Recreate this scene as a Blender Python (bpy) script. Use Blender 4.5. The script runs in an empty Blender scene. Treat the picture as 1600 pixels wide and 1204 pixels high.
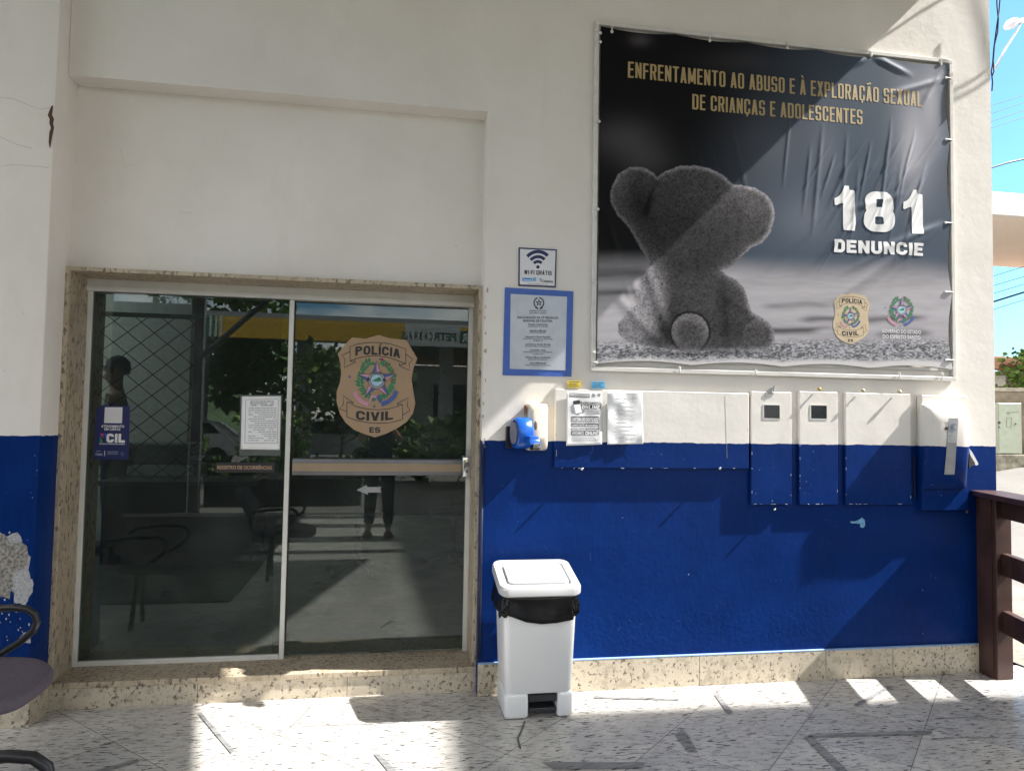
import bpy, bmesh, math, random
import numpy as np
from mathutils import Vector, Matrix, noise as mnoise
random.seed(7)
R = math.radians
scene = bpy.context.scene
COL = scene.collection

# ------------------------------------------------------------------ camera
YAW, PIT, ROL = R(9.57), R(2.67), R(0.95)
FPX, EYE_H, EYE_D = 1130.0, 1.5, 3.976
fw = Vector((math.sin(YAW)*math.cos(PIT), math.cos(YAW)*math.cos(PIT), math.sin(PIT)))
r0 = Vector((math.cos(YAW), -math.sin(YAW), 0)); u0 = r0.cross(fw)
cr = r0*math.cos(ROL) + u0*math.sin(ROL); cu = -r0*math.sin(ROL) + u0*math.cos(ROL)
EYE = Vector((0, -EYE_D, EYE_H))
cam = bpy.data.objects.new('camera', bpy.data.cameras.new('camera'))
COL.objects.link(cam)
cam.data.sensor_width = 36; cam.data.lens = FPX/1600*36
cam.data.clip_start = 0.03; cam.data.clip_end = 900
m = Matrix((cr, cu, -fw)).transposed().to_4x4(); m.translation = EYE
cam.matrix_world = m
scene.camera = cam

# ------------------------------------------------------------------ light
SUN = Vector((1.03, -0.15, 1.0)).normalized()
sd = bpy.data.lights.new('sun', 'SUN'); sd.energy = 2.9; sd.angle = R(0.55); sd.color = (1, .965, .92)
so = bpy.data.objects.new('sun', sd); COL.objects.link(so)
so.rotation_euler = SUN.to_track_quat('Z', 'Y').to_euler()
w = bpy.data.worlds.new('World'); scene.world = w; w.use_nodes = True
wn = w.node_tree.nodes; wl = w.node_tree.links
sky = wn.new('ShaderNodeTexSky'); sky.sky_type = 'NISHITA'; sky.sun_disc = False
sky.sun_elevation = math.asin(SUN.z); sky.sun_rotation = math.atan2(SUN.x, SUN.y)
sky.air_density = 1.0; sky.dust_density = 1.0
bgn = wn['Background']; bgn.inputs['Strength'].default_value = 0.08
tc = wn.new('ShaderNodeTexCoord'); cn = wn.new('ShaderNodeTexNoise')
cn.inputs['Scale'].default_value = 3.2; cn.inputs['Detail'].default_value = 6; cn.inputs['Roughness'].default_value = .6
mp = wn.new('ShaderNodeMapping'); mp.inputs['Scale'].default_value = (1, 1, 2.6)
cramp = wn.new('ShaderNodeValToRGB'); cramp.color_ramp.elements[0].position = .40; cramp.color_ramp.elements[1].position = .60
cmx = wn.new('ShaderNodeMix'); cmx.data_type = 'RGBA'
wl.new(tc.outputs['Generated'], mp.inputs['Vector']); wl.new(mp.outputs[0], cn.inputs['Vector'])
dot = wn.new('ShaderNodeVectorMath'); dot.operation = 'DOT_PRODUCT'; wl.new(tc.outputs['Generated'], dot.inputs[0])
dot.inputs[1].default_value = Vector((.70, .62, .34)).normalized()      # a clear patch of sky over the street on the right
clr = wn.new('ShaderNodeMapRange'); clr.inputs[1].default_value = .86; clr.inputs[2].default_value = .97; clr.inputs[3].default_value = 0; clr.inputs[4].default_value = .24
wl.new(dot.outputs['Value'], clr.inputs[0])
sub = wn.new('ShaderNodeMath'); sub.operation = 'SUBTRACT'; wl.new(cn.outputs['Fac'], sub.inputs[0]); wl.new(clr.outputs[0], sub.inputs[1])
wl.new(sub.outputs[0], cramp.inputs[0]); wl.new(cramp.outputs[0], cmx.inputs[0])
stn = wn.new('ShaderNodeMix'); stn.data_type = 'RGBA'; stn.blend_type = 'MULTIPLY'; stn.inputs[0].default_value = 1
wl.new(sky.outputs[0], stn.inputs[6]); stn.inputs[7].default_value = (.36, .60, .74, 1)
wl.new(stn.outputs[2], cmx.inputs[6]); cmx.inputs[7].default_value = (9.6, 8.9, 8.1, 1)
wl.new(cmx.outputs[2], bgn.inputs['Color'])
scene.view_settings.view_transform = 'Standard'; scene.view_settings.look = 'None'
scene.view_settings.exposure = 2.35; scene.view_settings.gamma = 1
scene.render.engine = 'CYCLES'
scene.cycles.use_denoising = True
scene.cycles.max_bounces = 10; scene.cycles.transparent_max_bounces = 16
scene.cycles.sample_clamp_indirect = 6
scene.cycles.caustics_reflective = False; scene.cycles.caustics_refractive = False

# ------------------------------------------------------------------ pixel <-> world helpers (photo pixels, 1600 wide)
def ray(px, py): return cr*((px-800)/FPX) - cu*((py-602)/FPX) + fw
def W(px, py, Y=0.0):
    d = ray(px, py); return EYE + d*((Y-EYE.y)/d.y)
def F(px, py, z=0.0):
    d = ray(px, py); return EYE + d*((z-EYE.z)/d.z)

# ------------------------------------------------------------------ materials
MATS = {}
class NT:
    """small node builder"""
    def __init__(s, name):
        s.m = bpy.data.materials.new(name); s.m.use_nodes = True
        s.n = s.m.node_tree.nodes; s.l = s.m.node_tree.links
        s.b = s.n['Principled BSDF']
        s._pos = None
    def new(s, t, **kw):
        x = s.n.new(t)
        for k, v in kw.items(): setattr(x, k, v)
        return x
    def put(s, sock, v):
        if hasattr(v, 'links') or isinstance(v, bpy.types.NodeSocket): s.l.new(v, sock)
        elif isinstance(v, (tuple, list)):
            sock.default_value = tuple(v) + ((1,) if len(v) == 3 and len(sock.default_value) == 4 else ())
        else: sock.default_value = v
    def pos(s):
        if s._pos is None: s._pos = s.new('ShaderNodeNewGeometry').outputs['Position']
        return s._pos
    def xyz(s, v=None):
        x = s.new('ShaderNodeSeparateXYZ'); s.l.new(v or s.pos(), x.inputs[0]); return x.outputs
    def math(s, op, a, b=0.0, c=0.0):
        x = s.new('ShaderNodeMath', operation=op)
        s.put(x.inputs[0], a); s.put(x.inputs[1], b)
        if len(x.inputs) > 2: s.put(x.inputs[2], c)
        return x.outputs[0]
    def mapping(s, scale=(1, 1, 1), rot=(0, 0, 0), loc=(0, 0, 0), v=None):
        x = s.new('ShaderNodeMapping'); s.l.new(v or s.pos(), x.inputs['Vector'])
        x.inputs['Scale'].default_value = scale; x.inputs['Rotation'].default_value = rot; x.inputs['Location'].default_value = loc
        return x.outputs[0]
    def noise(s, scale, detail=3, rough=.5, v=None, dist=0):
        x = s.new('ShaderNodeTexNoise'); s.l.new(v or s.pos(), x.inputs['Vector'])
        x.inputs['Scale'].default_value = scale; x.inputs['Detail'].default_value = detail
        x.inputs['Roughness'].default_value = rough; x.inputs['Distortion'].default_value = dist
        return x.outputs['Fac']
    def ramp(s, fac, stops):
        x = s.new('ShaderNodeValToRGB'); s.l.new(fac, x.inputs[0]); e = x.color_ramp.elements
        while len(e) < len(stops): e.new(.5)
        for i, (p, c) in enumerate(stops):
            e[i].position = p; c = (c, c, c) if not isinstance(c, (tuple, list)) else c
            e[i].color = tuple(c[:3]) + (1,)
        return x.outputs[0]
    def mix(s, f, a, b):
        x = s.new('ShaderNodeMix', data_type='RGBA'); s.put(x.inputs[0], f); s.put(x.inputs[6], a); s.put(x.inputs[7], b)
        return x.outputs[2]
    def bump(s, h, strength=.3, dist=.01, prev=None):
        x = s.new('ShaderNodeBump'); s.put(x.inputs['Strength'], strength); x.inputs['Distance'].default_value = dist
        s.l.new(h, x.inputs['Height'])
        if prev is not None: s.l.new(prev, x.inputs['Normal'])
        return x.outputs[0]
    def done(s, color, rough=.6, metal=0, normal=None, spec=.5):
        s.put(s.b.inputs['Base Color'], color); s.put(s.b.inputs['Roughness'], rough); s.put(s.b.inputs['Metallic'], metal)
        s.put(s.b.inputs['Specular IOR Level'], spec)
        if normal is not None: s.l.new(normal, s.b.inputs['Normal'])
        return s.m

def plain(name, c, rough=.5, metal=0, var=.12, scale=14, bump=.08, spec=.5):
    """procedural paint / plastic: slight tone variation plus fine bump"""
    if name in MATS: return MATS[name]
    t = NT(name)
    nz = t.noise(scale, 4)
    lo = tuple(max(0, x*(1-var)) for x in c); hi = tuple(min(1, x*(1+var)) for x in c)
    col = t.ramp(nz, [(.3, lo), (.7, hi)])
    nrm = t.bump(t.noise(scale*9, 3), bump, .004)
    rr = t.ramp(t.noise(scale*2.3, 3), [(.3, max(.02, rough*.85)), (.7, min(1, rough*1.15))])
    MATS[name] = t.done(col, rr, metal, nrm, spec)
    return MATS[name]

def two_tone():
    t = NT('two_tone_paint')
    z = t.xyz()[2]
    edge = t.math('ADD', z, t.math('MULTIPLY', t.math('SUBTRACT', t.noise(14, 3), .5), .016))
    up = t.math('GREATER_THAN', edge, 1.381)
    wn_ = t.noise(1.7, 5, .6); dirt = t.noise(5, 6, .65, v=t.mapping((1, 1, .35)))
    white = t.mix(t.ramp(dirt, [(.55, 0), (.88, .4)]), t.ramp(wn_, [(.3, (.735, .695, .64)), (.7, (.81, .775, .725))]), (.60, .56, .50))
    specks = t.ramp(t.noise(38, 2, .5), [(.765, 0), (.785, 1)])
    white = t.mix(t.math('MULTIPLY', specks, .35), white, (.30, .27, .23))
    bn = t.noise(3, 5, .6); strokes = t.noise(9, 4, .6, v=t.mapping((6, 6, .8)))
    blue = t.ramp(bn, [(.3, (.0012, .019, .118)), (.7, (.0022, .027, .160))])
    blue = t.mix(t.math('MULTIPLY', t.ramp(strokes, [(.5, 0), (.8, 1)]), .3), blue, (.010, .048, .21))
    chips = t.ramp(t.noise(55, 2, .4), [(.775, 0), (.79, 1)])
    scr = t.ramp(t.noise(26, 2, .5, v=t.mapping((9, 9, 1), rot=(0, .35, 0))), [(.745, 0), (.78, 1)])
    blue = t.mix(t.math('MULTIPLY', chips, .7), blue, (.35, .42, .55))
    blue = t.mix(t.math('MULTIPLY', scr, .35), blue, (.20, .28, .5))
    col = t.mix(up, blue, white)
    low = t.math('MULTIPLY_ADD', t.math('LESS_THAN', z, .42), .45, t.math('MULTIPLY_ADD', up, -.08, .16))
    n1 = t.bump(t.noise(7, 5, .6), .13, .02)
    n2 = t.bump(t.noise(26, 6, .65, dist=.6), low, .006, n1)
    n3 = t.bump(t.noise(170, 3, .6), .10, .002, n2)
    rough = t.math('MULTIPLY_ADD', up, .3, .36)
    return t.done(col, rough, 0, n3, .12)

def granite(name, base, mid, dark, rough=.3, rot=.35, tiles=False, stretch=(1, 3.2, 3.2), dens=.0, warm=None):
    t = NT(name)
    v = t.mapping(stretch, rot=(0, 0, rot))
    n1 = t.math('ADD', t.noise(34, 3, .55, v=v), t.math('MULTIPLY', t.math('SUBTRACT', t.noise(2.6, 4, .6), .5), .16)); n2 = t.noise(15, 4, .6, v=v); n3 = t.noise(3, 4, .6)
    col = t.mix(t.ramp(n3, [(.3, 0), (.7, 1)]), base, mid)
    col = t.mix(t.math('MULTIPLY', t.ramp(n2, [(.50, 0), (.62, 1)]), .55), col, tuple(x*.62 for x in mid))
    col = t.mix(t.ramp(n1, [(.585-dens, 0), (.64-dens, 1)]), col, dark)
    n4 = t.noise(120, 2, .5)
    col = t.mix(t.math('MULTIPLY', t.ramp(n4, [(.62, 0), (.68, 1)]), .5), col, tuple(x*.5 for x in mid))
    nrm = t.bump(t.noise(90, 2), .03, .002)
    if tiles:
        x, y, z = t.xyz()
        P = .7035
        a = t.math('DIVIDE', t.math('SUBTRACT', t.math('SUBTRACT', x, y), 3.364), P)
        b = t.math('DIVIDE', t.math('ADD', t.math('ADD', x, y), 1.555), P)
        def joint(q):
            f = t.math('ABSOLUTE', t.math('SUBTRACT', t.math('FRACT', t.math('ADD', q, .5)), .5))
            return t.math('LESS_THAN', f, .0042)
        j = t.math('MAXIMUM', joint(a), joint(b))
        cx = t.new('ShaderNodeCombineXYZ'); t.put(cx.inputs[0], t.math('FLOOR', a)); t.put(cx.inputs[1], t.math('FLOOR', b))
        wnz = t.new('ShaderNodeTexWhiteNoise', noise_dimensions='2D'); t.l.new(cx.outputs[0], wnz.inputs['Vector'])
        tone = t.ramp(wnz.outputs['Value'], [(0, (.88, .88, .89)), (1, (1.06, 1.05, 1.02))])
        mm = t.new('ShaderNodeMix', data_type='RGBA', blend_type='MULTIPLY'); mm.inputs[0].default_value = 1
        t.put(mm.inputs[6], col); t.put(mm.inputs[7], tone)
        col = t.mix(t.math('MULTIPLY', j, .8), mm.outputs[2], (.10, .09, .08))
    rg = t.ramp(t.noise(2.2, 5, .6), [(.3, rough*.8), (.7, rough*1.5)])
    return t.done(col, rg, 0, nrm, .5)

M_PAINT = two_tone()
M_FLOOR = granite('granite_floor', (.61, .59, .555), (.50, .485, .455), (.085, .08, .08), .22, .3, True, stretch=(.55, 2.3, 2.3), dens=.012)
M_STONE = granite('granite_trim', (.60, .53, .42), (.52, .45, .34), (.16, .13, .10), .38, 1.1, stretch=(1.5, 1.5, 1.4), dens=.0)
M_JAMB = granite('granite_jamb', (.50, .42, .31), (.42, .35, .25), (.15, .115, .085), .45, .2, stretch=(1.6, 1.6, .7), dens=.02)
M_WHITEP = plain('white_plastic', (.76, .765, .77), .34, var=.008, bump=.008)
M_ALU = plain('white_aluminium', (.62, .61, .57), .4, var=.05, bump=.02)
M_ALUD = plain('grey_aluminium', (.17, .17, .18), .4, .4, var=.06, bump=.02)
M_CHROME = plain('chrome', (.75, .75, .76), .12, 1, var=.05, bump=.05)
M_BLACK = plain('black_plastic', (.018, .018, .02), .38, var=.2)
M_BAG = plain('black_bag', (.003, .003, .0035), .22, var=.2, bump=.10, scale=9, spec=.35)
M_BLUEP = plain('blue_plastic', (.008, .09, .42), .25, var=.06, bump=.03)
M_BEIGE = plain('aged_plastic', (.72, .64, .50), .35, var=.06, bump=.04)
M_WOOD = plain('brown_wood', (.058, .027, .022), .42, var=.3, scale=8, bump=.12)
M_PAPER = plain('paper', (.80, .80, .80), .7, var=.02, bump=.15, scale=30)
M_INK = plain('black_ink', (.02, .02, .022), .55, var=.1)
M_GREYINK = plain('grey_ink', (.30, .30, .31), .6, var=.1)
M_NAVY = plain('navy_print', (.010, .018, .10), .45, var=.1)
M_ROYAL = plain('royal_blue_print', (.040, .115, .44), .4, var=.05)
M_SILVER = plain('silver_plate', (.44, .48, .53), .34, .25, var=.06, bump=.03)
M_WHITE = plain('white_print', (.80, .80, .80), .5, var=.02)
M_GOLD = plain('gold_print', (.42, .31, .14), .5, var=.06)
M_SIGNW = plain('sign_white', (.72, .72, .74), .35, var=.03)
M_TANST = plain('tan_vinyl', (.36, .245, .145), .5, var=.04)
M_PINK = plain('pink_print', (.52, .26, .33), .5, var=.05)
M_CBLUE = plain('crest_blue', (.055, .10, .30), .5, var=.05)
M_CGREEN = plain('crest_green', (.03, .19, .085), .5, var=.1)
M_CRED = plain('crest_red', (.30, .03, .03), .5, var=.1)
M_CSKY = plain('crest_sky', (.35, .52, .66), .5, var=.05)
M_YELLOW = plain('yellow_card', (.62, .46, .03), .55, var=.05)
M_CYANC = plain('cyan_card', (.05, .33, .60), .55, var=.05)
M_CONC = plain('rough_concrete', (.25, .235, .21), .9, var=.6, scale=75, bump=.5)
M_PLASTER = plain('bare_plaster', (.37, .37, .375), .9, var=.25, scale=110, bump=.4)
M_TAPE = granite('worn_tape', (.27, .27, .27), (.20, .20, .20), (.085, .085, .085), .6, .3, stretch=(.55, 2.3, 2.3), dens=.02)
M_RUST = plain('rust_stain', (.07, .032, .02), .9, var=.4, scale=50, bump=.5)
M_FABRIC = plain('purple_grey_fabric', (.105, .088, .115), .85, var=.12, scale=60, bump=.4)
M_TUBE = plain('white_painted_steel', (.66, .64, .60), .4, var=.08, bump=.05)
M_CABLE = plain('black_cable', (.02, .03, .045), .5)

# ------------------------------------------------------------------ object helpers
def tag(o, label=None, cat=None, group=None, kind=None):
    for k, v in (('label', label), ('category', cat), ('group', group), ('kind', kind)):
        if v: o[k] = v
    return o
def thing(name, label, cat, loc=(0, 0, 0), group=None):
    o = bpy.data.objects.new(name, None); COL.objects.link(o)
    o.location = loc; o.empty_display_size = .1
    return tag(o, label, cat, group)
def wloc(o):
    v = Vector((0, 0, 0))
    while o is not None: v += o.location; o = o.parent
    return v
def link(name, me, mat, parent=None, smooth=False, loc=None):
    """vertices are given in world space; they are moved so that the object's origin sits on its thing (or at loc)"""
    if mat is not None:
        for mm in (mat if isinstance(mat, (list, tuple)) else [mat]): me.materials.append(mm)
    o = bpy.data.objects.new(name, me); COL.objects.link(o)
    off = Vector((0, 0, 0))
    if parent is not None: o.parent = parent; off = wloc(parent)
    elif loc is not None: o.location = loc; off = Vector(loc)
    if off.length: me.transform(Matrix.Translation(-off))
    if smooth:
        me.polygons.foreach_set('use_smooth', [True]*len(me.polygons))
    return o
class MB:
    def __init__(s): s.bm = bmesh.new()
    def quad(s, pts):
        vs = [s.bm.verts.new(p) for p in pts]; return s.bm.faces.new(vs)
    def box(s, a, b, bev=0, seg=2, rot=None, piv=None):
        x0, y0, z0 = a; x1, y1, z1 = b
        r = bmesh.ops.create_cube(s.bm, size=1)
        vs = r['verts']
        for v in vs:
            v.co = Vector((x0+(v.co.x+.5)*(x1-x0), y0+(v.co.y+.5)*(y1-y0), z0+(v.co.z+.5)*(z1-z0)))
        if bev:
            es = list({e for v in vs for e in v.link_edges})
            rr = bmesh.ops.bevel(s.bm, geom=es, offset=bev, segments=seg, affect='EDGES', profile=.5)
            vs = list({v for f in rr['faces'] for v in f.verts} | {v for v in vs if v.is_valid})
        if rot is not None:
            pv = Vector(piv) if piv is not None else Vector(((x0+x1)/2, (y0+y1)/2, (z0+z1)/2))
            for v in vs: v.co = pv + rot @ (v.co-pv)
        return vs
    def prism(s, pts, vec, bev=0):
        """polygon (3d points) extruded along vec"""
        vs = [s.bm.verts.new(p) for p in pts]
        f = s.bm.faces.new(vs)
        r = bmesh.ops.extrude_face_region(s.bm, geom=[f])
        nv = [g for g in r['geom'] if isinstance(g, bmesh.types.BMVert)]
        bmesh.ops.translate(s.bm, verts=nv, vec=Vector(vec))
        if bev:
            es = list({e for v in nv+vs for e in v.link_edges})
            bmesh.ops.bevel(s.bm, geom=es, offset=bev, segments=2, affect='EDGES', profile=.5)
        return vs+nv
    def tube(s, pts, rad, n=8, closed=False):
        pts = [Vector(p) for p in pts]; rings = []
        k = len(pts); up = None
        for i, p in enumerate(pts):
            if closed: t = (pts[(i+1) % k]-pts[i-1])
            else: t = pts[min(i+1, k-1)]-pts[max(i-1, 0)]
            t.normalize()
            if up is None:
                up = Vector((0, 0, 1)) if abs(t.z) < .9 else Vector((1, 0, 0))
            a = t.cross(up); a.normalize(); b = a.cross(t); up = b
            rr = rad[i] if isinstance(rad, (list, tuple)) else rad
            rings.append([s.bm.verts.new(p + a*(math.cos(q)*rr) + b*(math.sin(q)*rr)) for q in [2*math.pi*j/n for j in range(n)]])
        for i in range(k if closed else k-1):
            A, B = rings[i], rings[(i+1) % k]
            for j in range(n): s.bm.faces.new((A[j], A[(j+1) % n], B[(j+1) % n], B[j]))
        if not closed:
            s.bm.faces.new(rings[0][::-1]); s.bm.faces.new(rings[-1])
    def ring(s, loops, cap=True):
        """loft between equally long loops of points"""
        L = [[s.bm.verts.new(p) for p in lp] for lp in loops]; n = len(L[0])
        for A, B in zip(L, L[1:]):
            for j in range(n): s.bm.faces.new((A[j], A[(j+1) % n], B[(j+1) % n], B[j]))
        if cap: s.bm.faces.new(L[0][::-1]); s.bm.faces.new(L[-1])
    def lathe(s, c, prof, n=16, axis='z'):
        loops = []
        for (rr, h) in prof:
            lp = []
            for j in range(n):
                q = 2*math.pi*j/n
                if axis == 'z': lp.append((c[0]+rr*math.cos(q), c[1]+rr*math.sin(q), c[2]+h))
                elif axis == 'y': lp.append((c[0]+rr*math.cos(q), c[1]+h, c[2]+rr*math.sin(q)))
                else: lp.append((c[0]+h, c[1]+rr*math.cos(q), c[2]+rr*math.sin(q)))
            loops.append(lp)
        s.ring(loops)
    def build(s, name, mat, parent=None, smooth=False, loc=None, fix=True):
        if fix: bmesh.ops.recalc_face_normals(s.bm, faces=s.bm.faces)
        me = bpy.data.meshes.new(name); s.bm.to_mesh(me); s.bm.free()
        o = link(name, me, mat, parent, smooth, loc)
        return o
def smooth_angle(o, deg=35):
    me = o.data
    me.polygons.foreach_set('use_smooth', [True]*len(me.polygons))
    bm = bmesh.new(); bm.from_mesh(me)
    for e in bm.edges:
        if len(e.link_faces) == 2 and e.calc_face_angle(0) > R(deg): e.smooth = False
    bm.to_mesh(me); bm.free()
    return o
def plate(name, pxs, Y, mat, parent=None, th=.002, front=True, loc=None):
    """flat plate on a wall-parallel plane whose front face is at Y, outline in photo pixels"""
    mb = MB(); mb.prism([W(x, y, Y) for x, y in pxs], (0, th, 0))
    return mb.build(name, mat, parent, loc=loc)
def plates(name, polys, Y, mat, parent=None, th=.001):
    mb = MB()
    for p in polys: mb.prism([W(x, y, Y) for x, y in p], (0, th, 0))
    return mb.build(name, mat, parent)
def stroke(mb, pts, wd, Y, th=.001):
    """line of constant width (pixels) through pixel points, as a flat ribbon on plane Y"""
    n = len(pts); L = []; Rr = []
    for i in range(n):
        a = Vector(pts[max(i-1, 0)]); b = Vector(pts[min(i+1, n-1)])
        t = (b-a).normalized(); nn = Vector((-t.y, t.x))*wd/2
        p = Vector(pts[i]); L.append(p+nn); Rr.append(p-nn)
    for i in range(n-1):
        q = [L[i], L[i+1], Rr[i+1], Rr[i]]
        mb.prism([W(v.x, v.y, Y) for v in q], (0, th, 0))

def text_mesh(s, bold=0.0, shear=0.0, spacing=1.0):
    cu_ = bpy.data.curves.new('lettering', 'FONT'); cu_.body = s; cu_.offset = bold; cu_.shear = shear
    cu_.resolution_u = 3; cu_.space_character = spacing; cu_.align_x = 'LEFT'
    o = bpy.data.objects.new('lettering', cu_); COL.objects.link(o)
    dg = bpy.context.evaluated_depsgraph_get(); dg.update()
    me = bpy.data.meshes.new_from_object(o.evaluated_get(dg))
    bpy.data.objects.remove(o); bpy.data.curves.remove(cu_)
    co = np.zeros(len(me.vertices)*3); me.vertices.foreach_get('co', co); co = co.reshape(-1, 3)
    faces = [list(p.vertices) for p in me.polygons]
    bpy.data.meshes.remove(me)
    return co, faces
def text_fit(items, Y, mat, parent=None, name='lettering', th=0, bend=0.0, disp=None, loc=None, axis=1):
    """items: (string, px_left, px_right, py_base, py_cap[, bold]); each string is fitted into its box on plane Y"""
    V = []; Fc = []
    for it in items:
        s, xl, xr, yb, yt = it[:5]; bold = it[5] if len(it) > 5 else .02
        co, fc = text_mesh(s, bold)
        if not len(co): continue
        capco, _ = text_mesh('H', bold)
        cap = capco[:, 1].max()
        x0, x1 = co[:, 0].min(), co[:, 0].max()
        A = W(xl, yb, Y); B = W(xr, yb if len(it) < 7 else it[6], Y); T = W(xl, yt, Y)
        X = A.x + (co[:, 0]-x0)/(x1-x0)*(B.x-A.x)
        tt = (co[:, 0]-x0)/(x1-x0)
        Z = A.z + (B.z-A.z)*tt*(1 if len(it) > 6 else 0) + co[:, 1]/cap*(T.z-A.z) + bend*(1-(2*tt-1)**2)
        off = len(V)
        for x, z in zip(X, Z): V.append((x, Y, z))
        Fc += [[i+off for i in f] for f in fc]
    me = bpy.data.meshes.new(name); me.from_pydata(V, [], Fc); me.update()
    bm = bmesh.new(); bm.from_mesh(me)
    bmesh.ops.triangulate(bm, faces=bm.faces)
    if disp is not None:
        for _ in range(5):
            es = [e for e in bm.edges if e.calc_length() > .03]
            if not es: break
            bmesh.ops.subdivide_edges(bm, edges=es, cuts=1)
            bmesh.ops.triangulate(bm, faces=bm.faces)
        for v in bm.verts: v.co.y += disp(v.co.x, v.co.z)
    for f in bm.faces:
        f.normal_update()
        if f.normal.y > 0: f.normal_flip()
    bm.to_mesh(me); bm.free()
    return link(name, me, mat, parent, loc=loc)
# ---- block lettering drawn from distance fields and meshed cell by cell (no overlapping faces)
def _rr(X, Y, x0, y0, x1, y1, r):
    """rounded box; r = (top right, bottom right, top left, bottom left)"""
    cx, cy, hx, hy = (x0+x1)/2, (y0+y1)/2, (x1-x0)/2, (y1-y0)/2
    px, py = X-cx, Y-cy
    rr = np.where(px > 0, np.where(py > 0, r[0], r[1]), np.where(py > 0, r[2], r[3]))
    qx, qy = np.abs(px)-hx+rr, np.abs(py)-hy+rr
    return np.minimum(np.maximum(qx, qy), 0)+np.hypot(np.maximum(qx, 0), np.maximum(qy, 0))-rr
def _bx(X, Y, x0, y0, x1, y1): return _rr(X, Y, x0, y0, x1, y1, (0, 0, 0, 0))
def _ring(X, Y, x0, y0, x1, y1, r, s, sv):
    ri = tuple(max(0, q-s) for q in r)
    return np.maximum(_rr(X, Y, x0, y0, x1, y1, r), -_rr(X, Y, x0+s, y0+sv, x1-s, y1-sv, ri))
def _dg(X, Y, xa, ya, xb, yb, s):
    """diagonal bar whose horizontal cut is s wide, clipped to its own height"""
    t_ = (Y-ya)/(yb-ya); c_ = xa+(xb-xa)*t_; k = abs(yb-ya)/math.hypot(xb-xa, yb-ya)
    return np.maximum((np.abs(X-c_)-s/2)*k, np.maximum(min(ya, yb)-Y, Y-max(ya, yb)))
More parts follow.
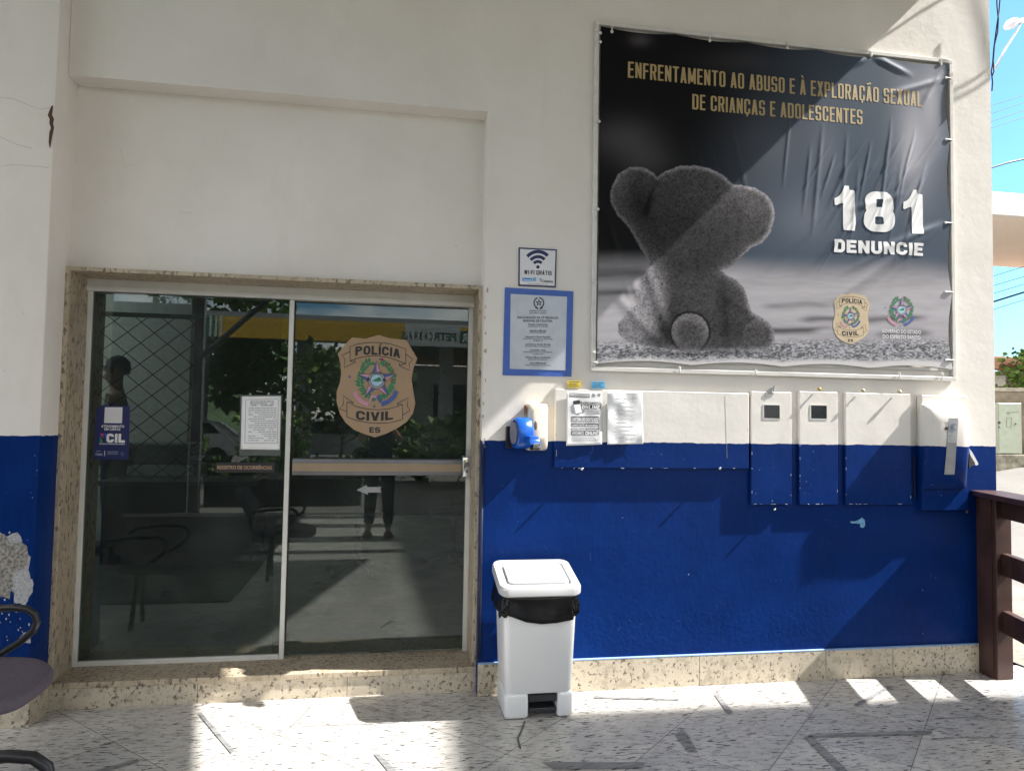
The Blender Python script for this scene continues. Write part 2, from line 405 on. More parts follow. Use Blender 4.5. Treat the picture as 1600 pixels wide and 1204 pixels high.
def glyph(ch, X, Y, w, s, r):
    U = np.minimum.reduce; v = s*.9; h = .5
    base = {'Ç': 'C', 'Ã': 'A', 'À': 'A', 'Á': 'A', 'Í': 'I', 'É': 'E', 'Ê': 'E'}.get(ch, ch)
    B = lambda *q: _bx(X, Y, *q); L = B(0, 0, s, 1); Rt = B(w-s, 0, w, 1); R4 = (r,)*4
    if base == 'I': g = L; w = s
    elif base == '-': w = .3; g = B(0, .40, .3, .40+v)
    elif base == 'L': g = U([L, B(0, 0, w*.88, v)]); w *= .88
    elif base == 'T': g = U([B(w/2-s/2, 0, w/2+s/2, 1), B(0, 1-v, w, 1)])
    elif base in 'EF': g = U([L, B(0, 1-v, w*.9, 1), B(0, .52-v/2, w*.82, .52+v/2)] + ([B(0, 0, w*.9, v)] if base == 'E' else [])); w *= .9
    elif base == 'O': g = _ring(X, Y, 0, 0, w, 1, R4, s, v)
    elif base in 'CG':
        g = np.maximum(_ring(X, Y, 0, 0, w, 1, R4, s, v), -B(w*.5, .37, w*1.2, .64))
        if base == 'G': g = U([g, B(w-s, .2, w, .5), B(w*.5, .5-v*.8, w, .5)])
    elif base == 'D': g = _ring(X, Y, 0, 0, w, 1, (r, r, 0, 0), s, v)
    elif base == 'U': g = np.maximum(_ring(X, Y, 0, 0, w, 1.6, (0, r, 0, r), s, v), Y-1)
    elif base == 'P': g = U([L, _ring(X, Y, 0, .42, w, 1, (r, r, 0, 0), s, v)])
    elif base == 'R': g = U([L, _ring(X, Y, 0, .44, w, 1, (r, r, 0, 0), s, v), _dg(X, Y, w-s*.5, 0, w*.6, .5, s*1.05)])
    elif base == 'B': g = U([_ring(X, Y, 0, 0, w, .5+v/2, (r, r, 0, 0), s, v), _ring(X, Y, 0, .5-v/2, w*.95, 1, (r, r, 0, 0), s, v)])
    elif base == '8': g = U([_ring(X, Y, 0, 0, w, .5+v/2, (min(r, .27),)*4, s, v*.8), _ring(X, Y, w*.04, .5-v/2, w*.96, 1, (min(r, .25),)*4, s*.95, v*.8)])
    elif base == 'S':
        lo = np.maximum(_ring(X, Y, 0, 0, w, .5+v/2, (min(r, .27),)*4, s, v), -B(-.1, .28 if r > .2 else .30, w*.55, .5-v/2))
        hi = np.maximum(_ring(X, Y, 0, .5-v/2, w, 1, (min(r, .27),)*4, s, v), -B(w*.45, .5+v/2, w*1.2, .72))
        g = U([lo, hi])
    elif base == 'A': g = U([_dg(X, Y, s*.5, 0, w/2-s*.08, 1, s), _dg(X, Y, w-s*.5, 0, w/2+s*.08, 1, s), B(w*.25, .2, w*.75, .2+v*.9)])
    elif base == 'V': g = U([_dg(X, Y, s*.5, 1, w/2-s*.08, 0, s), _dg(X, Y, w-s*.5, 1, w/2+s*.08, 0, s)])
    elif base == 'X': g = U([_dg(X, Y, s*.55, 0, w-s*.55, 1, s*1.1), _dg(X, Y, s*.55, 1, w-s*.55, 0, s*1.1)])
    elif base == 'N': g = U([L, Rt, _dg(X, Y, s*.5, 1, w-s*.5, 0, s)])
    elif base == 'M':
        w *= 1.25; g = U([L, B(w-s, 0, w, 1), _dg(X, Y, s*.5, 1, w/2, .12, s*.95), _dg(X, Y, w-s*.5, 1, w/2, .12, s*.95)])
    elif base == 'H': g = U([L, Rt, B(0, .5-v/2, w, .5+v/2)])
    elif base == 'W': w *= 1.35; g = U([_dg(X, Y, s*.5, 1, w*.28, 0, s), _dg(X, Y, w/2, 1, w*.28, 0, s), _dg(X, Y, w/2, 1, w*.72, 0, s), _dg(X, Y, w-s*.5, 1, w*.72, 0, s)])
    elif base == '1':
        w = max(s*1.75, w*.62); q_ = np.clip(X/(w-s), 0, 1.2); g = U([B(w-s, 0, w, 1), np.maximum(np.maximum(Y-(.79+.21*q_**2.2), (.585+.10*q_)-Y), np.maximum(-X, X-w+s*.5))])
    else: g = L
    c_ = w/2
    if ch == 'Ç': g = U([g, _bx(X, Y, c_-s*.35, -.16, c_+s*.35, .02)])
    if ch == 'Ã': g = U([g, np.maximum(np.abs(Y-1.17-.035*np.sin((X-c_)*6.28/(w*.75)))-.055, np.abs(X-c_)-w*.4)])
    if ch in 'ÁÍÉ': g = U([g, _dg(X, Y, c_-s*.15, 1.08, c_+s*.55, 1.28, s*.85)])
    if ch == 'À': g = U([g, _dg(X, Y, c_+s*.15, 1.08, c_-s*.55, 1.28, s*.85)])
    if ch == 'Ê': g = U([g, _dg(X, Y, c_-s*.9, 1.08, c_, 1.24, s*.7), _dg(X, Y, c_+s*.9, 1.08, c_, 1.24, s*.7)])
    return g, w
def block_text(items, Y, mat, parent, w=.40, s=.14, r=.16, gap=.085, name='lettering', res=30, bend=0, disp=None, th=0):
    """items: (string, px_left, px_right, py_base, py_cap[, py_base_right])"""
    V = []; Fc = []; cell = 1.0/res
    for it in items:
        st_, xl, xr, yb, yt = it[:5]; cells = []; adv = 0
        for ch in st_:
            if ch == ' ': adv += w*.62; continue
            gw0 = w*1.4+.1
            nx, ny = int((gw0+.06)/cell)+2, int(1.62/cell)+2
            gx_ = -.03+cell*np.arange(nx); gy_ = -.20+cell*np.arange(ny)
            GXX, GYY = np.meshgrid(gx_, gy_, indexing='ij')
            g, gw = glyph(ch, GXX, GYY, w, s, r)
            ids = {}
            def vid(key, x, y):
                if key not in ids: ids[key] = len(cells_v); cells_v.append((adv+x, y))
                return ids[key]
            cells_v = []; fs = []
            for i in range(nx-1):
                for j in range(ny-1):
                    cs = ((i, j), (i+1, j), (i+1, j+1), (i, j+1)); vals = [g[c_] for c_ in cs]
                    if min(vals) > 0: continue
                    poly = []
                    for k in range(4):
                        a_, b_ = cs[k], cs[(k+1) % 4]; va, vb = vals[k], vals[(k+1) % 4]
                        if va <= 0: poly.append(vid(a_, gx_[a_[0]], gy_[a_[1]]))
                        if (va <= 0) != (vb <= 0):
                            t_ = va/(va-vb); key = (min(a_, b_), max(a_, b_))
                            poly.append(vid(key, gx_[a_[0]]+(gx_[b_[0]]-gx_[a_[0]])*t_, gy_[a_[1]]+(gy_[b_[1]]-gy_[a_[1]])*t_))
                    if len(poly) >= 3: fs.append(poly)
            cells.append((cells_v, fs)); adv += gw+gap
        tot = adv-gap
        A = W(xl, yb, Y); B = W(xr, it[5] if len(it) > 5 else yb, Y); T = W(xl, yt, Y)
        for cv, fs in cells:
            off = len(V)
            for x, y in cv:
                t_ = x/tot; px_ = A.x+(B.x-A.x)*t_; pz_ = A.z+((B.z-A.z)*t_ if len(it) > 5 else 0)+y*(T.z-A.z)+bend*(1-(2*t_-1)**2)
                V.append((px_, Y+(disp(px_, pz_) if disp else 0), pz_))
            Fc += [[q+off for q in f] for f in fs]
    me = bpy.data.meshes.new(name); me.from_pydata(V, [], Fc); me.update()
    return link(name, me, mat, parent)
def copy_tree(o, parent=None):
    c = o.copy(); COL.objects.link(c)
    if parent is not None: c.parent = parent
    for ch in list(o.children): copy_tree(ch, c)
    return c

# ================================================================== GROUND
def ground_z(x, y):
    s = (x-3.9)*.74 + (y+.8)*.67
    if x < 3.9: s = min(s, 0)
    return -.03 + max(0, min(s-4.2, 9))*.20
mb = MB()
xs = [-400, -120, -60, -30, -16, -8, -2, 3.95, 5, 6, 7, 8, 9, 10, 11, 12, 14, 16, 20, 30, 60, 120, 400]
ys = [-400, -120, -60, -30, -20, -12, -9, -6, -3, -1, 0, 1, 2, 3, 4, 5, 6, 7, 8, 9, 10, 12, 16, 25, 60, 120, 400]
G = [[mb.bm.verts.new((x, y, ground_z(x, y) if -60 < x < 60 and -60 < y < 60 else (1.7 if x > 40 and y > 0 else -.03))) for y in ys] for x in xs]
for i in range(len(xs)-1):
    for j in range(len(ys)-1): mb.bm.faces.new((G[i][j], G[i+1][j], G[i+1][j+1], G[i][j+1]))
t = NT('asphalt')
col = t.ramp(t.noise(1.2, 5, .6), [(.3, (.125, .12, .11)), (.7, (.18, .17, .158))])
col = t.mix(t.ramp(t.noise(140, 2), [(.5, 0), (.7, .5)]), col, (.26, .255, .25))
M_ASPH = t.done(col, .85, 0, t.bump(t.noise(160, 3), .4, .004))
tag(mb.build('ground', M_ASPH), kind='structure')

mb = MB()   # porch floor
mb.prism([(-7, .075, 0), (3.95, .075, 0), (4.6, -6.6, 0), (-7, -6.6, 0)], (0, 0, -.12))
porch = tag(mb.build('porch_floor', M_FLOOR), kind='structure')
def floor_poly(mb, pxs, z=.004): mb.bm.faces.new([mb.bm.verts.new(F(x, y, z)) for x, y in pxs])
mb = MB()
for p in ([(1055, 1147), (1067, 1137), (1091, 1174), (1076, 1173)], [(847, 1189), (1008, 1190), (1005, 1199), (867, 1201)],
          [(1262, 1146), (1457, 1140), (1456, 1146), (1264, 1151)], [(1255, 1149), (1269, 1148), (1326, 1204), (1311, 1206)],
          [(1334, 1100), (1388, 1070), (1393, 1073), (1341, 1102)], [(1116, 1085), (1123, 1082), (1145, 1112), (1138, 1115)],
          [(928, 1087), (1062, 1090), (1060, 1093), (930, 1090)], [(309, 1114), (315, 1112), (367, 1172), (361, 1176)],
          [(148, 1203), (215, 1184), (217, 1188), (158, 1206)], [(584, 1177), (591, 1176), (621, 1203), (608, 1206)]):
    floor_poly(mb, p)
mk = mb.build('tape_residue', M_TAPE, porch); mk['kind'] = 'structure'
mb = MB()
def floor_line(mb, pts, wd, z=.004):
    for a, b in zip(pts, pts[1:]):
        A, B = F(a[0], a[1], z), F(b[0], b[1], z); n = (B-A).cross(Vector((0, 0, 1))).normalized()*wd/2
        mb.quad([A+n, B+n, B-n, A-n])
floor_line(mb, [(1462, 1121), (1522, 1119), (1529, 1114), (1536, 1120), (1600, 1125)], .007)
floor_line(mb, [(1456, 1153), (1500, 1151), (1560, 1151)], .006)
floor_line(mb, [(455, 1134), (478, 1112), (486, 1102)], .008)
floor_line(mb, [(470, 1133), (540, 1131), (620, 1128)], .005)
ck = mb.build('floor_crack', plain('crack_filler', (.22, .215, .21), .7), porch); ck['kind'] = 'structure'

# pavement and kerb beyond the railing
mb = MB()
t = NT('tactile_pavement')
x_, y_, z_ = t.xyz()
u = t.math('SUBTRACT', t.math('FRACT', t.math('MULTIPLY', x_, 8)), .5); v = t.math('SUBTRACT', t.math('FRACT', t.math('MULTIPLY', y_, 8)), .5)
d = t.math('SQRT', t.math('ADD', t.math('MULTIPLY', u, u), t.math('MULTIPLY', v, v)))
dots = t.ramp(d, [(.25, 1), (.38, 0)])
col = t.mix(t.ramp(t.noise(2, 5), [(.3, 0), (.7, 1)]), (.22, .165, .135), (.18, .135, .11))
col = t.mix(t.math('MULTIPLY', dots, .5), col, (.28, .22, .18))
M_TACT = t.done(col, .8, 0, t.bump(dots, .5, .01))
M_PAVE = granite('concrete_pavement', (.27, .24, .19), (.23, .205, .165), (.15, .13, .11), .8, .2)
def sheet(mb, corners, dz, n=10):
    A, B, C_, D_ = [Vector(c) for c in corners]
    g = [[None]*(n+1) for _ in range(n+1)]
    for i in range(n+1):
        for j in range(n+1):
            p = (A*(1-i/n)+B*(i/n))*(1-j/n) + (D_*(1-i/n)+C_*(i/n))*(j/n)
            g[i][j] = mb.bm.verts.new((p.x, p.y, ground_z(p.x, p.y)+dz))
    for i in range(n):
        for j in range(n): mb.bm.faces.new((g[i][j], g[i+1][j], g[i+1][j+1], g[i][j+1]))
sheet(mb, [(3.97, -1.5, 0), (5.0, -1.5, 0), (6.2, 9, 0), (3.97, 9, 0)], .035)
tag(mb.build('pavement', M_PAVE), kind='structure')
mb = MB(); sheet(mb, [(4.6, -.5, 0), (5.05, -.5, 0), (5.35, 6, 0), (4.9, 6, 0)], .041)
tag(mb.build('tactile_paving', M_TACT), kind='structure')
mb = MB(); sheet(mb, [(6.9, 8.1, 0), (13, 3.4, 0), (13.6, 4.3, 0), (7.5, 9.0, 0)], .10)
tag(mb.build('far_pavement', M_PAVE), kind='structure')

# ================================================================== POLICE STATION
st = thing('police_station', 'white and blue police station front with recessed glass doorway and granite trim', 'building')
mb = MB()
mb.prism([(-1.67, 0, 3.23), (.505, 0, 3.23), (.505, 0, 0), (3.752, 0, 0), (3.752, 0, 6.2), (-1.67, 0, 6.2)], (0, .3, 0))
wall = mb.build('front_wall', M_PAINT, st)
mb = MB(); mb.box((3.45, .3, 0), (3.752, 7, 6.2)); mb.build('side_wall', M_PAINT, st)
mb = MB(); mb.box((-1.69, .125, 2.256), (.52, .29, 3.25)); mb.build('transom_panel', M_PAINT, st)
mb = MB(); mb.box((-6, -.12, 0), (-1.672, .3, 6.2), .012, 2); smooth_angle(mb.build('pilaster', M_PAINT, st))
# baseboards
mb = MB()
for a, b in ((.507, 1.02), (1.0225, 1.78), (1.7825, 2.57), (2.5725, 3.01), (3.0125, 3.60)):
    mb.box((a, -.016, 0), (b, 0, .168), .0015, 1)
mb.build('baseboard', M_STONE, st)
mb = MB(); mb.box((-6, -.135, 0), (-1.657, -.12, .14), .0015, 1); mb.box((-1.672, -.12, 0), (-1.657, .064, .14)); mb.build('baseboard', M_STONE, st)
# bead of grout along the baseboard, bluish light put into its colour
mb = MB(); mb.box((.507, -.017, .1685), (3.6, 0, .176), .002, 1); mb.build('grout_bead', plain('grout', (.25, .40, .66), .7), st)
# granite lining of the door opening
mb = MB()
mb.box((-1.672, .072, .134), (-1.648, .56, 2.254), .002, 1)
mb.build('door_jamb', M_JAMB, st)
mb = MB(); mb.box((.483, .072, .134), (.507, .56, 2.254), .002, 1); mb.build('door_jamb', M_JAMB, st)
mb = MB(); mb.box((-1.648, .070, 2.232), (.483, .56, 2.254), .002, 1); mb.build('door_head', M_JAMB, st)
mb = MB(); mb.box((-1.672, .058, .104), (.505, .60, .134), .003, 2); mb.build('threshold', M_JAMB, st)
mb = MB()
for a, b in ((-1.657, -.95), (-.9475, -.19), (-.1875, .505)): mb.box((a, .066, 0), (b, .36, .104))
mb.build('step_riser', M_STONE, st)
# dark pipe at the right of the doorway
mb = MB(); mb.tube([(.512, -.004, .19), (.512, -.004, 1.37)], .009, 8)
mb.build('drain_pipe', plain('navy_pipe', (.012, .018, .05), .4), st, smooth=True)

# crack, chips and peeling on the pilaster
mb = MB()
pts = [(82, 165, 2), (80, 172, 5), (78, 180, 7), (81, 186, 7), (80, 193, 6), (82, 200, 5), (80, 207, 6), (79, 214, 5), (78, 222, 4), (78, 231, 1.5)]
for (a, b) in zip(pts, pts[1:]):
    q = [(a[0]-a[2]/2, a[1]), (a[0]+a[2]/2, a[1]), (b[0]+b[2]/2, b[1]), (b[0]-b[2]/2, b[1])]
    mb.bm.faces.new([mb.bm.verts.new(W(x, y, -.1215)) for x, y in q])
mb.build('rusty_crack', M_RUST, st)
def blob(cx, cy, rx, ry, n=26, amp=.22, seed=0, ang=0):
    out = []
    for i in range(n):
        q = 2*math.pi*i/n; k = 1 + amp*(mnoise.noise(Vector((math.cos(q)*1.6+seed, math.sin(q)*1.6, seed*.7)))*1.6)
        k *= 1+.08*math.sin(7*q+seed)
        x, y = rx*k*math.cos(q), ry*k*math.sin(q)
        out.append((cx+x*math.cos(ang)-y*math.sin(ang), cy+x*math.sin(ang)+y*math.cos(ang)))
    return out
for k, b in enumerate((blob(8, 880, 38, 48, 34, .2, 3), blob(33, 918, 17, 24, 26, .25, 5), blob(40, 996, 9, 9, 16, .3, 8))):
    mb = MB(); mb.bm.faces.new([mb.bm.verts.new(W(x, y, -.1212-.0002*k)) for x, y in b]); mb.build('peeled_patch', M_PLASTER, st)
mb = MB()
rng = random.Random(3)
for i in range(60):
    cx, cy = rng.uniform(0, 49), rng.uniform(826, 1000); r_ = rng.uniform(.4, 1.6)
    mb.bm.faces.new([mb.bm.verts.new(W(x, y, -.1212)) for x, y in blob(cx, cy, r_, r_*1.3, 8, .3, i)])
mb.build('paint_flecks', M_PLASTER, st)
for k, b in enumerate((blob(2, 872, 35, 38, 30, .24, 11), blob(2, 912, 17, 22, 20, .3, 14))):
    mb = MB(); mb.bm.faces.new([mb.bm.verts.new(W(x, y, -.1225-.0002*k)) for x, y in b]); mb.build('bare_render', M_CONC, st)
# pale gouge in the blue paint
mb = MB()
mb.bm.faces.new([mb.bm.verts.new(W(x, y, -.002)) for x, y in ((1328, 814), (1336, 814), (1341, 812), (1347, 808), (1351, 812), (1352, 820), (1349, 824), (1344, 823), (1344, 818), (1336, 817), (1330, 817))])
mb.build('paint_chip', plain('pale_blue_chip', (.17, .40, .62), .7, var=.25, scale=60), st)
# plaster chips around the doorway arris
mb = MB()
for i in range(26):
    cy = rng.uniform(450, 1020); cx = 757-(cy-447)*.0202+rng.uniform(1, 5)
    mb.bm.faces.new([mb.bm.verts.new(W(x, y, -.0012)) for x, y in blob(cx, cy, rng.uniform(.5, 1.4), rng.uniform(1.2, 4), 9, .35, i)])
mb.build('chipped_edge', plain('old_plaster', (.42, .34, .22), .9, var=.3, scale=50, bump=.5), st)

# canopy over the porch
CX, CZ = 3.80, 4.75
M_CEIL = plain('canopy_ceiling', (.60, .58, .54), .7)
def cedge(t_): return CX + .24*t_
M_BEAM = plain('grey_beam', (.11, .115, .12), .5)
mb = MB()
mb.prism([(-3.3, -.002, CZ), (CX-.166, -.002, CZ), (cedge(3.9)-.166, -3.9, CZ), (-3.3, -3.9, CZ)], (0, 0, .12))
mb.build('canopy_roof', M_CEIL, st)
mb = MB(); mb.prism([(CX-.135, -.002, CZ), (CX, -.002, CZ), (cedge(3.9), -3.9, CZ), (cedge(3.9)-.135, -3.9, CZ)], (0, 0, .13))
mb.build('canopy_edge_beam', plain('dark_steel', (.05, .05, .052), .5, .3), st)
mb = MB(); mb.box((-3.3, -7.3, CZ+.005), (3.35, -3.905, CZ+.12)); mb.build('canopy_roof', plain('dark_awning', (.10, .10, .10), .6), st)
for yy, w_ in ((-4.35, .20), (-5.2, .42), (-6.3, .34), (-7.2, .30)):
    mb = MB(); mb.box((3.352, yy-w_/2, CZ), (5.4, yy+w_/2, CZ+.14)); mb.build('canopy_rafter', M_BEAM, st)
for xx in (-2.9, -.55, 1.9):
    mb = MB(); mb.tube([(xx, -.05, 4.62), (xx, -7.2, 4.62)], .05, 6); mb.build('canopy_rafter', M_BEAM, st)
mb = MB(); mb.tube([(-2.9, -7.1, 2.35), (-1.1, -7.15, 4.1)], .045, 6); mb.build('canopy_brace', M_BEAM, st)
mb = MB(); mb.box((-3.3, -7.75, 3.72), (4.6, -7.65, 4.2)); mb.build('canopy_eave', plain('dark_awning', (.10, .10, .10), .6), st)
for xx in (-2.9, 3.2):
    mb = MB(); mb.box((xx-.07, -7.17, -.03), (xx+.07, -7.03, 4.56)); mb.build('canopy_column', M_BEAM, st)

# interior shell
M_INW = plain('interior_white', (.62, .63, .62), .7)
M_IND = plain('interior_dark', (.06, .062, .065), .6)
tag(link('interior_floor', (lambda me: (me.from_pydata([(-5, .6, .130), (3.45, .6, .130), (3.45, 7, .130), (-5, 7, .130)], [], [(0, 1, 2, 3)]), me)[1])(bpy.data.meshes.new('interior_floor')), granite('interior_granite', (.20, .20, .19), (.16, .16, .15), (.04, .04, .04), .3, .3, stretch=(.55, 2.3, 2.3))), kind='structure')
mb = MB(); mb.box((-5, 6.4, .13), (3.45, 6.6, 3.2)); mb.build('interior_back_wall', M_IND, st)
mb = MB(); mb.box((-5.2, .56, .13), (-5, 6.4, 3.2)); mb.build('interior_side_wall', M_INW, st)
mb = MB(); mb.box((-5, 5.0, .13), (-2.32, 5.15, 3.2)); mb.build('interior_partition', M_INW, st)
mb = MB()
for a_, b_ in (((-5.2, .3), (-4.7, 6.6)), ((-4.7, .3), (-3.3, 3.3)), ((-4.7, 4.7), (-3.3, 6.6)), ((-3.3, .3), (3.45, 6.6))): mb.box((a_[0], a_[1], 3.2), (b_[0], b_[1], 3.3))
mb.build('interior_ceiling', M_INW, st)  # ceiling keeps an added, unseen opening that lets daylight into the room
mb = MB(); mb.box((-5.2, .3, .13), (-1.672, .56, 3.2)); mb.box((.507, .3, .13), (3.45, .56, 3.2)); mb.box((-1.672, .3, 2.254), (.507, .56, 3.2)); mb.build('interior_front_wall', M_INW, st)

# ================================================================== GLASS DOOR
YL, YR = .315, .35
def glass_mat():
    t = NT('tinted_glass')
    n = t.n; n.remove(t.b)
    tr = t.new('ShaderNodeBsdfTransparent'); tr.inputs[0].default_value = (.62, .70, .665, 1)
    gl = t.new('ShaderNodeBsdfGlossy'); gl.inputs['Color'].default_value = (1, 1, 1, 1); gl.inputs['Roughness'].default_value = .0
    fr = t.new('ShaderNodeFresnel'); fr.inputs['IOR'].default_value = 1.6
    dirt = t.ramp(t.noise(2.4, 6, .65), [(.45, .014), (.85, .06)])
    df = t.new('ShaderNodeBsdfDiffuse'); df.inputs[0].default_value = (.50, .62, .56, 1)
    mx = t.new('ShaderNodeMixShader'); t.l.new(fr.outputs[0], mx.inputs[0]); t.l.new(tr.outputs[0], mx.inputs[1]); t.l.new(gl.outputs[0], mx.inputs[2])
    m2 = t.new('ShaderNodeMixShader'); t.l.new(dirt, m2.inputs[0]); t.l.new(mx.outputs[0], m2.inputs[1]); t.l.new(df.outputs[0], m2.inputs[2])
    t.l.new(m2.outputs[0], n['Material Output'].inputs['Surface'])
    return t.m
M_GLASS = glass_mat()
dr = thing('glass_door', 'tall sliding glass entrance door in a white aluminium frame below the blank panel', 'door', (-.58, .33, .134))
xl, xr = -1.648, .483
xm0, xm1 = W(447, 700, YL).x, W(454, 700, YL).x
mb = MB(); mb.box((xl+.02, YL, .16), (xm0, YL+.008, 2.165)); mb.build('fixed_pane', M_GLASS, dr)
mb = MB(); mb.box((xm0-.05, YR, .14), (xr-.022, YR+.008, 2.165)); mb.build('sliding_pane', M_GLASS, dr)
mb = MB(); mb.box((xl, YL-.03, 2.165), (xr, YR+.05, 2.2315), .002, 1); mb.box((xl, YL-.036, 2.176), (xr, YL-.03, 2.19)); mb.build('head_rail', M_ALU, dr)
mb = MB(); mb.box((xl, YL-.012, .134), (xl+.025, YL+.03, 2.165), .002, 1); mb.build('side_channel', M_ALU, dr)
mb = MB(); mb.box((xr-.026, YR-.02, .134), (xr, YR+.03, 2.165), .002, 1); mb.build('side_channel', M_ALU, dr)
mb = MB(); mb.box((xm0-.004, YL-.008, .134), (xm0+.022, YL+.016, 2.165), .002, 1); mb.build('meeting_stile', M_ALU, dr)
mb = MB(); mb.box((xl+.025, YL-.012, .134), (xm0-.004, YL+.024, .162), .002, 1); mb.build('bottom_rail', M_ALU, dr)
# push bar
hb = thing('tmp', None, None); bpy.data.objects.remove(hb)
A0 = W(456, 742, YR-.05); A1 = W(722, 716, YR-.05)
zb, zt = A0.z, W(456, 716, YR-.05).z
mb = MB(); mb.box((A0.x, YR-.055, zb), (A1.x, YR-.012, zt), .007, 3); hbar = smooth_angle(mb.build('push_bar', M_ALUD, dr))
mb = MB(); mb.box((A0.x+.002, YR-.058, zb+(zt-zb)*.25), (A1.x-.002, YR-.054, zt-(zt-zb)*.27)); mb.build('bar_insert', plain('beige_insert', (.29, .215, .135), .5, var=.05), hbar)
L0, L1 = W(722, 745, YR-.06), W(737, 713, YR-.06)
mb = MB(); mb.box((L0.x, YR-.075, L0.z), (L1.x, YR, L1.z), .008, 3); lk = smooth_angle(mb.build('lock_case', M_CHROME, dr))
mb = MB()
cx, cz = (L0.x+L1.x)/2, (L0.z+L1.z)/2
mb.lathe((cx, YR-.079, cz+.015), [(.014, 0), (.014, .006)], 14, 'y'); mb.lathe((cx, YR-.079, cz-.025), [(.010, 0), (.010, .006)], 14, 'y')
mb.build('key_cylinder', M_ALUD, lk)
# lattice security grille standing just behind the glass
gr = thing('lattice_grille', 'thin dark diamond lattice grille hanging close behind the door glass', 'grille', (-.58, .46, .9))
mb = MB()
GX0, GX1, GZ0, GZ1, GY = -1.64, .47, 1.12, 2.05, .47
step = .145
def clip_line(x0, z0, dx, dz):
    ts = [-9, 9]
    for o_, d_, lo, hi in ((x0, dx, GX0, GX1), (z0, dz, GZ0, GZ1)):
        a, b = (lo-o_)/d_, (hi-o_)/d_
        ts[0] = max(ts[0], min(a, b)); ts[1] = min(ts[1], max(a, b))
    return ts if ts[1]-ts[0] > .01 else None
k = -14
while k < 34:
    for dx in (1, -1):
        x0 = GX0 + k*step if dx == 1 else GX0 + k*step
        ts = clip_line(x0, GZ0, dx*.77, .64)
        if ts:
            yy = GY + (.004 if dx == 1 else -.004)
            mb.tube([(x0+dx*.77*ts[0], yy, GZ0+.64*ts[0]), (x0+dx*.77*ts[1], yy, GZ0+.64*ts[1])], .0028, 5)
    k += 1
mb.build('lattice', M_BLACK, gr)
mb = MB(); mb.box((GX0, GY-.012, GZ1), (GX1, GY+.012, GZ1+.025)); mb.build('top_bar', M_BLACK, gr)

# ================================================================== STICKERS ON THE GLASS
def sticker_thing(name, label, cat, px, py, Y, group=None): return thing(name, label, cat, W(px, py, Y), group)

